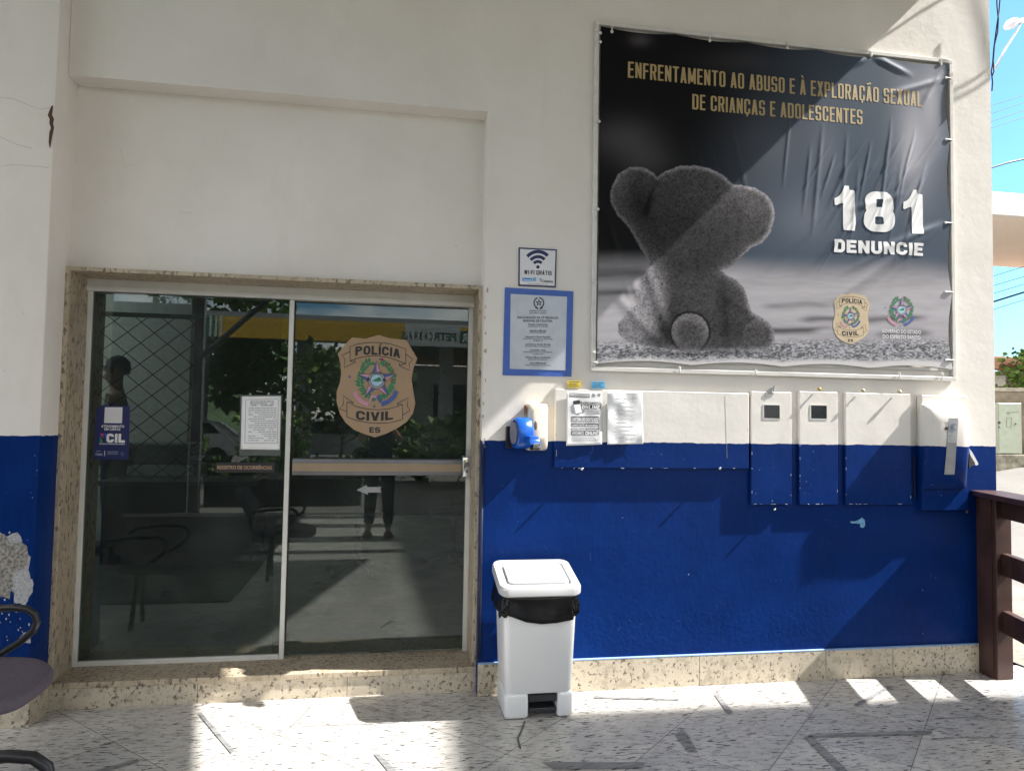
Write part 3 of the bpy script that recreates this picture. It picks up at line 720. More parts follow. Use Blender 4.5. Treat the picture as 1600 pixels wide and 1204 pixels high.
def crest(parent, cx, cy, sc, Y, faded=False):
    """star with laurel branches and motto ribbons, drawn as layered vinyl; pixel units scaled by sc"""
    P = lambda x, y: (cx+x*sc, cy+y*sc)
    mats = (M_CBLUE, M_PINK, M_CGREEN, M_CRED, M_CSKY)
    # branches
    leaves = []; berries = []; r2 = random.Random(5)
    for side in (-1, 1):
        for i in range(17):
            q = R(-62 + i*9.4); bx, by = side*math.cos(q)*27, math.sin(q)*30-2
            for o_ in (-1, 1):
                a = math.atan2(by, bx)+o_*r2.uniform(.5, .9)+side*(-1.2)
                ln = r2.uniform(8, 12.5) if side < 0 else r2.uniform(6, 9); wd = ln*.25 if side < 0 else ln*.38
                dx, dy = math.cos(a), math.sin(a)
                leaves.append([P(bx, by), P(bx+dx*ln*.5-dy*wd, by+dy*ln*.5+dx*wd), P(bx+dx*ln, by+dy*ln), P(bx+dx*ln*.5+dy*wd, by+dy*ln*.5-dx*wd)])
            if side > 0 and i % 3 == 1: berries.append(blob(*P(bx+r2.uniform(-2, 2), by), 2.1*sc, 2.1*sc, 8, .2, i))
    mb = MB()
    for i, p in enumerate(leaves): mb.prism([W(x, y, Y-.0004-.00002*i) for x, y in p], (0, .0002, 0))
    mb.build('laurel_branch', M_CGREEN, parent)
    mb = MB()
    for i, p in enumerate(berries): mb.prism([W(x, y, Y-.0014-.00002*i) for x, y in p], (0, .0003, 0))
    mb.prism([W(x, y, Y-.0014) for x, y in blob(*P(9, -35), 3*sc, 2.6*sc, 9, .3, 3)], (0, .0003, 0))
    mb.build('berries', M_CRED, parent)
    # star
    bl = []; pk = []
    for i in range(5):
        q = R(-90+72*i); tip = (math.cos(q)*33, math.sin(q)*33)
        for s_ in (-1, 1):
            v = (math.cos(q+s_*R(36))*13.2, math.sin(q+s_*R(36))*13.2)
            (bl if s_ < 0 else pk).append([P(0, 0), P(*tip), P(*v)])
    plates('star_blue_half', bl, Y-.0022, M_CBLUE, parent, .0004)
    plates('star_pink_half', pk, Y-.0022, M_PINK, parent, .0004)
    mb = MB()
    for p in bl+pk: stroke(mb, [p[1], p[2]], .55*sc, Y-.0026, .0002)
    mb.build('star_outline', M_INK, parent)
    # medallion
    circ = lambda r_, n=28: [P(math.cos(2*math.pi*i/n)*r_, math.sin(2*math.pi*i/n)*r_) for i in range(n)]
    plate('medallion_rim', circ(15), Y-.003, M_INK, parent, .0003)
    plate('medallion_band', circ(14.2), Y-.0034, plain('medallion_grey', (.28, .28, .29), .5), parent, .0003)
    plate('medallion_ring', circ(10.8), Y-.0038, M_INK, parent, .0003)
    plate('medallion_sky', circ(10), Y-.0042, M_CSKY, parent, .0003)
    hill = [P(-8, 1), P(-3, -2), P(1, -4), P(4, -6), P(7, -4), P(8.5, 0), P(6, 2), P(0, 2.4)]
    plate('medallion_hill', hill, Y-.0046, M_CGREEN, parent, .0003)
    text_fit([('ESTADO DO', cx-9*sc, cx+9*sc, cy-11*sc, cy-13.6*sc, .03)], Y-.0046, M_INK, parent, bend=.0)
    if not faded:
        plates('medallion_stud', [blob(*P(-14, -1.5), 2.6*sc, 3*sc, 8, 0), blob(*P(13.2, -.5), 2.6*sc, 3*sc, 8, 0)], Y-.005, M_INK, parent, .0003)
    # ribbons
    mb = MB(); stroke(mb, [P(-38, 20), P(-33, 29), P(-24, 37), P(-14, 41)], 7.5*sc, Y-.0026, .0003)
    stroke(mb, [P(-10, 27), P(0, 27.5)], 4.5*sc, Y-.0026, .0003); stroke(mb, [P(-9, 28), P(-12, 37)], 3.5*sc, Y-.0027, .0003)
    mb.build('motto_ribbon', M_PINK, parent)
    mb = MB(); stroke(mb, [P(34, 18), P(29, 28), P(20, 36), P(8, 41)], 7.5*sc, Y-.0026, .0003)
    stroke(mb, [P(5, 25), P(2, 30), P(7, 37)], 4.2*sc, Y-.0027, .0003)
    mb.build('motto_ribbon', M_CBLUE, parent)
    for sx_, sy_ in ((6, -36), (-46, -6), (-4, 44)):
        mb = MB(); mb.prism([W(cx+(sx_+math.cos(R(36*i-90))*(3 if i % 2 == 0 else 1.3))*sc, cy+(sy_+math.sin(R(36*i-90))*(3 if i % 2 == 0 else 1.3))*sc, Y-.0027) for i in range(10)], (0, .0003, 0)); mb.build('small_star', M_CBLUE, parent)

def badge(parent, fx, fy, Y, rough_detail=True, k=1.0, mat=M_TANST, disp=None):
    """police shield; fx, fy map shield-local pixels (origin at 589, 600 of the photo) to photo pixels"""
    T = lambda pts: [(fx(x), fy(y)) for x, y in pts]
    out = [(592, 523), (607, 528), (635, 531), (652, 560), (646, 575), (643, 592), (646, 612), (649, 630), (645, 646), (636, 658), (622, 668), (604, 677), (586, 683),
           (570, 678), (553, 671), (540, 660), (531, 646), (526, 628), (526, 612), (531, 598), (533, 584), (532, 568), (528, 552), (541, 536), (550, 527), (571, 529)]
    plate('shield', T(out), Y, mat, parent, .0008)
    mb = MB(); lw = 1.1*k
    S = lambda pts: stroke(mb, T(pts), lw, Y-.0012, .0003)
    S([(547, 564), (547, 541), (560, 537), (575, 535), (592, 535), (610, 537), (634, 545), (634, 568)])
    S([(547, 564), (556, 560), (575, 556), (592, 556), (610, 559), (634, 568)])
    S([(547, 549), (534, 555), (539, 561), (538, 574), (555, 566), (555, 561)]); S([(547, 564), (555, 565)])
    S([(634, 553), (645, 561), (639, 568), (640, 579), (624, 571), (624, 567)]); S([(634, 568), (624, 570)])
    mb.build('upper_ribbon_outline', M_INK, parent); mb = MB()
    S = lambda pts: stroke(mb, T(pts), lw, Y-.0012, .0003)
    S([(542, 651), (542, 628), (557, 635), (575, 639), (592, 640), (610, 638), (629, 632), (629, 655)])
    S([(542, 651), (558, 657), (575, 660), (592, 661), (610, 660), (629, 655)])
    S([(542, 643), (530, 638), (537, 631), (536, 618), (552, 629), (552, 632)]); S([(542, 628), (552, 629)])
    S([(629, 648), (641, 641), (636, 634), (638, 621), (621, 630), (621, 635)]); S([(629, 632), (621, 631)])
    mb.build('lower_ribbon_outline', M_INK, parent)
    block_text([('POLÍCIA', fx(555), fx(625), fy(555.5), fy(541.5), fy(559.5))], Y-.0014, M_INK, parent, .72, .24, .34, .10, res=20, bend=.012*k)
    block_text([('CIVIL', fx(556), fx(614), fy(655), fy(641), fy(655))], Y-.0014, M_INK, parent, .80, .25, .34, .11, res=20, bend=-.008*k)
    block_text([('ES', fx(577), fx(594), fy(675.5), fy(667))], Y-.0014, M_INK, parent, .75, .24, .28, .12, res=18)
bd = sticker_thing('police_badge_sticker', 'large tan shield sticker lettered POLÍCIA CIVIL ES with a star crest on the door', 'sticker', 589, 680, YR)
badge(bd, lambda x: x, lambda y: y, YR-.0015)
crest(bd, 588.5, 594, .92, YR-.003)

sk = sticker_thing('service_sticker', 'navy blue sticker with white ATENDIMENTO EM LIBRAS lettering at left edge of the glass', 'sticker', 175, 718, YL)
plate('sticker_sheet', [(157, 633), (203, 634), (201, 718), (147, 717), (150, 640)], YL-.0015, M_NAVY, sk, .001)
plate('pale_square', [(164, 636), (191.5, 636), (190.5, 661), (162.5, 660.5)], YL-.0022, M_SIGNW, sk, .0005)
text_fit([('ATENDIMENTO', 158, 194, 667.5, 663.5, .02), ('EM LIBRAS', 163, 188, 672, 668.3, .02), ('CENTRAL DE INTERPRETAÇÃO DE LIBRAS', 155, 195, 694, 692, .02)], YL-.0022, M_WHITE, sk)
text_fit([('Prefeitura', 150, 158, 705, 703.4, .02), ('Colatina', 149, 160, 711, 707, .03), ('SECRETARIA', 168, 185, 706.5, 704.7, .02), ('MUNICIPAL', 168, 185, 709.5, 707.7, .02)], YL-.0022, plain('pale_blue_ink', (.35, .40, .55), .5), sk)
block_text([('CIL', 166, 195, 691, 677)], YL-.0022, M_WHITE, sk, .85, .3, .34, .10, res=20)
plate('divider', [(163.2, 704), (164, 704), (163.8, 712), (163, 712)], YL-.0022, M_WHITE, sk, .0004)
plates('logo_red', [[(156, 677), (162, 677), (161, 684)]], YL-.0022, plain('logo_pink', (.5, .05, .16), .5), sk, .0004)
plates('logo_green', [[(155.5, 691), (157, 681), (160.5, 691)]], YL-.0022, plain('logo_green', (.03, .3, .1), .5), sk, .0004)
plates('logo_blue', [[(162.5, 677), (168.5, 677), (165.5, 684)]], YL-.0022, plain('logo_blue', (.02, .1, .6), .5), sk, .0004)
plates('logo_star', [[(191+math.cos(R(36*i-90))*(5 if i % 2 == 0 else 2), 709+math.sin(R(36*i-90))*(5 if i % 2 == 0 else 2)) for i in range(10)]], YL-.0022, plain('logo_star_blue', (.06, .09, .25), .5), sk, .0004)

nt = sticker_thing('glass_notice', 'white printed notice in a clear sleeve taped on the left glass pane', 'notice', 407, 703, YL)
plate('clear_sleeve', [(375, 617), (441, 616.5), (438, 712), (374, 711)], YL-.0012, plain('clear_film', (.10, .11, .11), .15), nt, .0004)
def paper_mesh(name, quad, Y, mat, parent, amp=.004, n=14, seed=0, curl=0):
    A, B, C_, D_ = [Vector(W(x, y, Y)) for x, y in quad]   # tl tr br bl
    def surf(x, z):
        b = min(1.2, max(-.2, (A.z-z)/(A.z-D_.z))); xl_ = A.x+(D_.x-A.x)*b; xr_ = B.x+(C_.x-B.x)*b
        a = min(1.2, max(-.2, (x-xl_)/(xr_-xl_)))
        return -(amp*(mnoise.noise(Vector((a*3+seed, b*3, seed)))*.6+.6) + curl*max(0, 1-a)**2*.5 + curl*(abs(b)**3))
    V = []; Fs = []
    for j in range(n+1):
        for i in range(n+1):
            a, b = i/n, j/n
            p = (A*(1-a)+B*a)*(1-b)+(D_*(1-a)+C_*a)*b
            p.y += surf(p.x, p.z); V.append(p)
    for j in range(n):
        for i in range(n):
            q = j*(n+1)+i; Fs.append((q, q+n+1, q+n+2, q+1))
    me = bpy.data.meshes.new(name); me.from_pydata(V, [], Fs); me.update()
    o = link(name, me, mat, parent, True); sm = o.modifiers.new('thick', 'SOLIDIFY'); sm.thickness = .0004; sm.offset = -1
    return surf
paper_mesh('sheet', [(378, 619), (439, 618.5), (437, 702.5), (376, 701.5)], YL-.003, M_PAPER, nt, .0008)
mb = MB(); r3 = random.Random(9)
rows = [627, 630, 633] + [637.5+i*3.35 for i in range(16)]
for i, y in enumerate(rows):
    x = 387 if i > 2 else 390; xe = 432 if i > 2 else 428
    x += r3.uniform(0, 2)
    while x < xe:
        wl_ = r3.uniform(2, 8)
        if r3.random() < .88: stroke(mb, [(x, y), (min(x+wl_, xe), y)], .9 if i > 2 else 1.3, YL-.0058, .0002)
        x += wl_+r3.uniform(.6, 1.3)
for a, b in (((384, 624), (435, 623.5)), ((384, 624), (382.5, 692)), ((435, 623.5), (433.5, 692)), ((382.5, 692), (433.5, 692))): stroke(mb, [a, b], .6, YL-.0058, .0002)
mb.build('printed_lines', plain('faded_ink', (.22, .22, .23), .7), nt)

rg = sticker_thing('door_nameplate', 'narrow black strip sign lettered REGISTRO DE OCORRÊNCIAS on the glass', 'sign', 382, 738, YL)
plate('strip', [(337, 722.5), (429, 722), (428.5, 737.5), (336.5, 738)], YL-.003, plain('strip_black', (.022, .022, .022), .4), rg, .002)
text_fit([('REGISTRO DE OCORRÊNCIAS', 339.5, 424.5, 732.5, 727, .02)], YL-.0036, plain('strip_gold', (.42, .27, .17), .5), rg)
mb = MB(); mb.prism([W(x, y, YR-.003) for x, y in ((557, 765), (573, 757.5), (574, 760.5), (596, 760.5), (594, 764), (596, 769), (574, 769), (575, 772.5))], (0, .001, 0))
ar = mb.build('arrow_sticker', plain('grey_vinyl', (.30, .30, .31), .5), loc=W(575, 772, YR-.003)); tag(ar, 'small grey arrow sticker pointing left on the glass under the push bar', 'sticker')

# ================================================================== SIGNS ON THE WALL
wf = thing('wifi_sign', 'small white square sign with navy wifi symbol reading WI-FI GRÁTIS', 'sign', W(839, 449))
plate('backing', [(810.5, 386.5), (870, 389.5), (868.5, 449), (810, 446.5)], -.006, M_NAVY, wf, .006)
plate('face', [(812.6, 388.8), (868, 391.5), (866.4, 446.6), (812.2, 444.2)], -.0072, M_SIGNW, wf, .001)
mb = MB()
for r_, th_ in ((25, 5.2), (17, 4.8), (9.5, 4.4)):
    stroke(mb, [(840.5+math.sin(R(a))*r_*.92, 418+(-math.cos(R(a)))*r_+0) for a in range(-46, 47, 8)], th_, -.008, .0006)
mb.prism([W(840.5+math.cos(R(20*i))*2.8, 417+math.sin(R(20*i))*2.5, -.008) for i in range(18)], (0, .0006, 0))
mb.build('wifi_symbol', M_NAVY, wf)
block_text([('WI-FI GRÁTIS', 819, 862, 428.5, 421.8, 430)], -.0078, M_INK, wf, .62, .2, .14, .12, res=16)
text_fit([('Colatina', 845.5, 864, 440.5, 436.8, .03)], -.0078, M_INK, wf)
plate('logo_block', [(816, 433.8), (831, 434.3), (831, 439.7), (816, 439.2)], -.0078, plain('logo_sky_blue', (.03, .27, .62), .5), wf, .0004)
text_fit([('Conectada', 817, 830, 438.2, 435.2, .03)], -.0084, M_WHITE, wf)
text_fit([('WWW.COLATINA.ES.GOV.BR', 824, 856, 443.6, 442.2, .02)], -.0078, M_GREYINK, wf)
plates('logo_drops', [[(832, 434), (837, 433), (838, 439), (832, 439.5)], [(843, 434.5), (846.5, 434.8), (845.5, 437), (843.5, 440)]], -.0078, plain('logo_pale_blue', (.20, .42, .66), .5), wf, .0004)

pq = thing('inauguration_plaque', 'tall silver plaque with wide blue border and small dark lettering', 'plaque', W(839, 588))
plate('border', [(789, 449), (896, 455), (893, 588), (785.5, 586)], -.006, M_ROYAL, pq, .006)
plate('plate', [(798, 459), (886, 463.5), (883.5, 578.5), (796.5, 576)], -.008, M_SILVER, pq, .002)
M_PQI = plain('plaque_ink', (.045, .055, .075), .5)
def pl(y, s, half, cap, bold=.015):
    cx = 840.5; dy = .045*(half)
    return (s, cx-half, cx+half, y+cap/2-dy*.25, y-cap/2-dy*.25, bold, y+cap/2+dy*.25)
text_fit([pl(485.5, 'GOVERNO DO ESTADO', 13.5, 2.2), pl(489, 'DO ESPÍRITO SANTO', 13, 2.2), pl(496, 'INAUGURAÇÃO DA 13ª DELEGACIA', 32, 3.4, .03), pl(501, 'REGIONAL DE COLATINA', 23, 3.4, .03),
          pl(506.5, 'Renato Casagrande', 15, 2.8, .02), pl(510, 'GOVERNADOR DO ESTADO', 16, 1.9), pl(516.3, 'Jaqueline Moraes', 13, 2.8, .02), pl(519.6, 'VICE-GOVERNADORA', 12.5, 1.9),
          pl(526, 'Alexandre Ofranti Ramalho', 20, 2.8, .02), pl(529.4, 'SECRETÁRIO DE ESTADO DA SEGURANÇA', 23, 1.9), pl(532.2, 'PÚBLICA', 7, 1.9),
          pl(537.6, 'José Darcy Santos Arruda', 19.5, 2.8, .02), pl(541, 'DELEGADO-GERAL DA POLÍCIA CIVIL', 20, 1.9), pl(546.6, 'Landulpho Lintz', 12, 2.8, .02),
          pl(550, 'SUPERINTENDENTE DE POLÍCIA REGIONAL', 23, 1.9), pl(552.9, 'NOROESTE', 8, 1.9), pl(558, 'Ricardo Musso Fernandes', 19, 2.8, .02), pl(561.4, 'DELEGADO REGIONAL', 15, 1.9),
          pl(567, 'Sergio Meneguelli', 12.5, 2.8, .02), pl(570.4, 'PREFEITO MUNICIPAL DE COLATINA', 20, 1.9)], -.0086, M_PQI, pq)
mb = MB()
for i in range(5):
    q = R(-90+72*i); stroke(mb, [(842+math.cos(q)*5.2, 473+math.sin(q)*5.2), (842+math.cos(q+R(144))*5.2, 473+math.sin(q+R(144))*5.2)], 1.0, -.0088-.00005*i, .0003)
stroke(mb, [(842+math.cos(R(a))*7.6, 473+math.sin(R(a))*8) for a in range(110, 270, 16)], 2.0, -.0086, .0003)
stroke(mb, [(842+math.cos(R(a))*7.6, 473+math.sin(R(a))*8) for a in range(-90, 72, 16)], 2.0, -.0086, .0003)
stroke(mb, [(836.5, 480), (841, 482.5)], 2.2, -.0086, .0003); stroke(mb, [(843, 482.5), (848, 480.5)], 2.2, -.0086, .0003)
mb.build('crest', M_PQI, pq)

# ================================================================== BANNER
YB = -.034
bx0, bx1, bz0, bz1 = 1.150, 3.425, 1.822, 3.775
GROM = []
for px, py in ((938, 52), (956, 50), (1109, 64), (1230, 75), (1361, 87), (1470, 100)): GROM.append(W(px, py, YB))
for px, py in ((938, 66), (936, 190), (934, 327), (931, 441), (929, 550)): GROM.append(W(px, py, YB))
for px, py in ((1478, 122), (1478, 218), (1477, 348), (1477, 456), (1478, 562)): GROM.append(W(px, py, YB))
for px, py in ((932, 566), (1062, 574), (1181, 579), (1405, 583), (1472, 583)): GROM.append(W(px, py, YB))
FOLD = []   # (x0,z0,x1,z1,amp,width) shallow creases
for a, b, am, wd in (((1477, 348), (1290, 480), .012, .030), ((1477, 348), (1350, 400), .010, .022), ((1478, 218), (1330, 420), .010, .03), ((1440, 250), (1240, 440), .009, .022),
                     ((1400, 260), (1270, 420), .008, .018), ((1370, 250), (1150, 470), .007, .02), ((1330, 250), (1290, 330), .006, .014),
                     ((934, 327), (1000, 470), .012, .03), ((945, 330), (985, 470), .010, .016), ((1000, 390), (1062, 574), .007, .034), ((935, 430), (1062, 574), .005, .034), ((980, 60), (1040, 300), .008, .03),
                     ((1070, 210), (1100, 300), .006, .016), ((1140, 190), (1165, 300), .007, .018), ((1110, 230), (1120, 280), .006, .012), ((1090, 235), (1098, 285), .006, .012), ((1361, 87), (1300, 110), .008, .02), ((1361, 87), (1430, 118), .008, .02),
                     ((1478, 122), (1380, 150), .008, .02), ((1475, 110), (1440, 170), .008, .02), ((1320, 330), (1420, 300), .005, .02)) + tuple(((1235+i*21+(i*37 % 13), 170+(i*53 % 90)), (1222+i*19+(i*29 % 17), 300+(i*41 % 110)), .0035+.0006*(i % 4), .010+.002*(i % 3)) for i in range(11)) + tuple(((1468-i*11-(i*17 % 7), 205+(i*61 % 150)), (1425-i*12-(i*23 % 19), 270+(i*61 % 150)+(i*13 % 40)), .0030+.0006*(i % 3), .008+.0015*(i % 3)) for i in range(16)) + tuple(((1477, 348), (1290+i*24, 440+(i*31 % 40)), .0045, .020) for i in range(0, 6, 2)):
    A, B = W(*a, YB), W(*b, YB); FOLD.append((A.x, A.z, B.x, B.z, am, wd))
def drape(objs, fy, base, squash=.12, lift=.0009, cell=.02):
    """lay flat printed pieces onto a curved sheet: y becomes the sheet's own relief plus a hair"""
    for o_ in objs:
        off = wloc(o_); bm = bmesh.new(); bm.from_mesh(o_.data)
        bmesh.ops.triangulate(bm, faces=bm.faces)
        for _ in range(4):
            es = [e for e in bm.edges if e.calc_length() > cell]
            if not es: break
            bmesh.ops.subdivide_edges(bm, edges=es, cuts=1); bmesh.ops.triangulate(bm, faces=bm.faces)
        for v in bm.verts:
            p = v.co+off; v.co.y = base+float(fy(p.x, p.z))-lift+(p.y-base)*squash-off.y
        bm.to_mesh(o_.data); bm.free()
def banner_y(x, z):
    """sheet relief in front of YB (negative y = towards the street)"""
    x = np.asarray(x, float); z = np.asarray(z, float)
    y = -.004*np.sin(np.clip((x-bx0)/(bx1-bx0), 0, 1)*math.pi)*np.sin(np.clip((z-bz0)/(bz1-bz0), 0, 1)*math.pi)
    for (x0, z0, x1, z1, am, wd) in FOLD:
        dx, dz = x1-x0, z1-z0; L = math.hypot(dx, dz)
        t_ = ((x-x0)*dx+(z-z0)*dz)/L/L; d_ = ((x-x0)*dz-(z-z0)*dx)/L
        e = np.exp(-(d_/wd)**2)*np.clip(np.minimum(t_*4, (1-t_)*3), 0, 1)
        y = y - .6*am*e
    ed = np.minimum(np.minimum(x-bx0, bx1-x), np.minimum(z-bz0, bz1-z))
    return y
NX, NZ = 560, 480
gx = np.linspace(bx0, bx1, NX); gz = np.linspace(bz0, bz1, NZ)
XX, ZZ = np.meshgrid(gx, gz)
XE = XX.copy(); ZE = ZZ.copy()
# scalloped, slack edges between the ties on the right and along the foot
sx_ = (XX-bx0)/(bx1-bx0); sz_ = (ZZ-bz0)/(bz1-bz0)
XE -= .028*np.abs(np.sin(sz_*math.pi*4))*sx_**8
ZE += (.020*np.abs(np.sin(sx_*math.pi*4)) + .030*sx_)*(1-sz_)**8
ZE -= .014*np.abs(np.sin(sx_*math.pi*5))*sz_**8
YY = YB + banner_y(XX, ZZ)
# pixel coordinates of every grid point (for drawing the printed picture)
vx = XX-EYE.x; vy = YB-EYE.y; vz = ZZ-EYE.z
den = vx*fw.x+vy*fw.y+vz*fw.z
PX = 800+FPX*(vx*cr.x+vy*cr.y+vz*cr.z)/den; PY = 602-FPX*(vx*cu.x+vy*cu.y+vz*cu.z)/den
rs = np.random.RandomState(4)
def fnoise(sx, sy, seed):
    """smooth value noise on the pixel plane"""
    r_ = np.random.RandomState(seed); g = r_.rand(128, 128)
    a = (PX/sx) % 127; b = (PY/sy) % 127
    i = a.astype(int); j = b.astype(int); fa = a-i; fb = b-j
    fa = fa*fa*(3-2*fa); fb = fb*fb*(3-2*fb)
    return g[j, i]*(1-fa)*(1-fb)+g[j, i+1]*fa*(1-fb)+g[j+1, i]*(1-fa)*fb+g[j+1, i+1]*fa*fb
def sstep(a, b, x): t_ = np.clip((x-a)/(b-a), 0, 1); return t_*t_*(3-2*t_)
def ell(cx, cy, rx, ry, ang=0):
    c, s = math.cos(R(ang)), math.sin(R(ang)); dx, dy = PX-cx, PY-cy
    return np.sqrt(((dx*c+dy*s)/rx)**2+((-dx*s+dy*c)/ry)**2)
def lay(base, col, a):
    return base*(1-a[..., None])+np.array(col)*a[..., None]
C3 = np.zeros(PX.shape+(3,)) + np.array((.006, .006, .007))
# soft bokeh lights in the dark upper half
for cx, cy, rx, ry, v in ((975, 215, 50, 30, .055), (1000, 60, 16, 10, .06), (1010, 250, 40, 26, .04), (1440, 190, 40, 110, .20), (1425, 240, 20, 60, .18), (1460, 150, 14, 50, .14), (1290, 240, 22, 60, .045), (1150, 95, 60, 20, .02), (1260, 340, 50, 40, .06), (1200, 220, 60, 60, .03)):
    C3 = C3 + (v*np.exp(-ell(cx, cy, rx, ry)**2))[..., None]*np.array((1, .93, .97))
C3 = C3 + (.115*sstep(1060, 1330, PX + .45*(PY-200)))[..., None]*np.array((.50, .70, 1.0))  # bluish sunlit sheen of the vinyl, put into the print colour
# bright blurred ground
gy = sstep(392, 440, PY + 10*(fnoise(60, 60, 2)-.5) + .02*(1180-PX))
ground_c = .27 + .07*fnoise(120, 12, 5) + .05*fnoise(22, 3, 6) + .09*sstep(400, 470, PY)
for (yy, hh, x0, x1, dk) in ((456, 5, 920, 1010, .20), (478, 5, 1200, 1290, .16), (500, 5, 1260, 1440, .25), (519, 5, 1200, 1270, .22), (525, 6, 1380, 1450, .22), (515, 4, 1180, 1300, .16), (428, 9, 925, 1020, .22), (543, 4, 1220, 1420, .06)):
    wob = 5*(fnoise(30, 30, 40)-.5)
    ground_c = ground_c - dk*np.exp(-((PY-yy-wob)/hh)**2)*sstep(x0-20, x0+10, PX)*(1-sstep(x1-10, x1+20, PX))
C3 = lay(C3, (1, 1, 1), gy*0) ; C3 = C3*(1-gy[..., None]) + (ground_c*gy)[..., None]*np.array((.98, .94, 1.0))
# near grass, sharp
gr_ = sstep(528, 545, PY + 4*(fnoise(20, 9, 8)-.5))
gt = fnoise(4.2, 1.9, 9)*.5+fnoise(2.2, 1.5, 10)*.5
gc = .10+.42*sstep(.22, .85, gt)
C3 = C3*(1-gr_[..., None]) + (gc*gr_)[..., None]*np.array((.93, .93, 1.0))
bt = sstep(561, 570, PY-.012*(PX-930)+3*(fnoise(40, 6, 12)-.5)); C3 = lay(C3, (.62, .60, .60), bt)
# bear, seen from behind
OUT = [(953,306),(956,291),(967,271),(985,261),(1005,262),(1019,269),(1027,277),(1039,268),(1062,260),(1084,259),(1107,263),(1129,274),(1145,289),(1159,290),(1179,294),(1196,304),(1205,314),(1208,324),(1210,340),(1203,364),(1190,380),
       (1172,388),(1160,400),(1142,417),(1127,423),(1134,430),(1150,438),(1162,451),(1168,470),(1174,489),(1190,498),(1203,507),(1210,521),(1210,537),(1200,551),(1166,553),(1113,552),(1060,551),(1043,549),(1006,545),(980,537),(966,523),(966,507),
       (977,493),(990,470),(998,443),(1015,417),(1012,406),(1001,388),(988,364),(980,352),(965,337),(956,320)]
def poly_sdf(P_):
    dd_ = np.full(PX.shape, 1e9); ins = np.zeros(PX.shape, bool)
    for (xa, ya), (xb, yb) in zip(P_, P_[1:]+P_[:1]):
        ex, ey = xb-xa, yb-ya; t_ = np.clip(((PX-xa)*ex+(PY-ya)*ey)/(ex*ex+ey*ey), 0, 1)
        dd_ = np.minimum(dd_, np.hypot(PX-xa-ex*t_, PY-ya-ey*t_))
        if ya != yb: ins ^= ((ya > PY) != (yb > PY)) & (PX < xa+(PY-ya)*ex/ey)
    return np.where(ins, -dd_, dd_)
fur = fnoise(2.4, 2.0, 21)*.45+fnoise(1.5, 1.4, 22)*.55+.22*(fnoise(8, 7, 23)-.5)
sd_ = poly_sdf(OUT) + 1.5*(fnoise(2.2, 2.2, 30)-.5)
tone = .040+.035*sstep(0, 34, 34+sd_)
tone = tone + .045*np.exp(-ell(1115, 300, 70, 34)**2) + .05*np.exp(-ell(1176, 325, 30, 36)**2) + .022*np.exp(-ell(1090, 470, 70, 60)**2)
tone = tone + .24*np.exp(-ell(1002, 480, 36, 66, 14)**4) - .030*np.exp(-ell(1046, 500, 20, 56, -14)**2)
tone = tone + .05*np.exp(-ell(972, 285, 16, 22)**2) - .022*np.exp(-ell(1000, 330, 16, 40, -15)**2)
tone = tone - .014*np.exp(-ell(1085, 416, 60, 15)**2) - .010*np.exp(-ell(1120, 400, 40, 22)**2)
rim = np.exp(-(sd_/4.5)**2)*(.10+.16*sstep(1000, 1200, PX)*sstep(420, 300, PY)+.10*sstep(300, 262, PY)+.10*sstep(1120, 1200, PX))
for (cx, cy, rx, ry, am) in ((1078, 521, 29, 31, .12), (1186, 527, 26, 27, .02)):
    e = ell(cx, cy, rx, ry); tone = tone + np.where(e < 1, am*sstep(.3, 1, e)*np.clip((cy+10-PY)/ry+.3, 0, 1)+.02, 0) - .8*am*(cx < 1100)*.5*np.exp(-((e-1.06)/.07)**2)
for (xa, ya, xb, yb, wd, am) in ((1024, 280, 1010, 330, 5, .028), (1143, 292, 1158, 345, 5, .022), (1128, 440, 1136, 545, 8, .022), (1138, 470, 1172, 500, 7, .02)):
    ex, ey = xb-xa, yb-ya; t_ = np.clip(((PX-xa)*ex+(PY-ya)*ey)/(ex*ex+ey*ey), 0, 1)
    tone = tone - am*np.exp(-(np.hypot(PX-xa-ex*t_, PY-ya-ey*t_)/wd)**2)
shade = .85*np.clip(tone, .010, 1)*(.25+1.45*fur) + rim*(.35+.9*fur)
a = 1-sstep(-1, 1.2, sd_)
C3 = C3*(1-a[..., None]) + (shade*a)[..., None]*np.array((.98, .94, 1.0))
sh_ = np.exp(-ell(1090, 556, 130, 5)**2)*(1-a); C3 = C3*(1-.6*sh_[..., None])
# white hem along the right foot
C3 = np.clip(C3, .003, .8)
me = bpy.data.meshes.new('printed_sheet')
verts = np.stack([XE, YY, ZE], -1).reshape(-1, 3)
idx = np.arange(NX*NZ).reshape(NZ, NX)
quads = np.stack([idx[:-1, :-1], idx[:-1, 1:], idx[1:, 1:], idx[1:, :-1]], -1).reshape(-1, 4)
me.vertices.add(len(verts)); me.vertices.foreach_set('co', verts.ravel())
me.loops.add(quads.size); me.loops.foreach_set('vertex_index', quads.ravel())
me.polygons.add(len(quads)); me.polygons.foreach_set('loop_start', np.arange(0, quads.size, 4)); me.polygons.foreach_set('loop_total', np.full(len(quads), 4))
me.update(calc_edges=True)
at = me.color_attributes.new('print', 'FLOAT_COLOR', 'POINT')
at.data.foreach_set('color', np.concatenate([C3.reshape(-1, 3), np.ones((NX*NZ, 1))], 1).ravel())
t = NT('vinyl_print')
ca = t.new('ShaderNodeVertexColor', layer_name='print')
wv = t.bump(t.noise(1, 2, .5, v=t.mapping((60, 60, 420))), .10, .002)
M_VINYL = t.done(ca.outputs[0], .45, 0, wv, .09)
M_VINYL.node_tree.nodes['Principled BSDF'].inputs['Sheen Weight'].default_value = .03
M_VINYL.node_tree.nodes['Principled BSDF'].inputs['Sheen Roughness'].default_value = .4
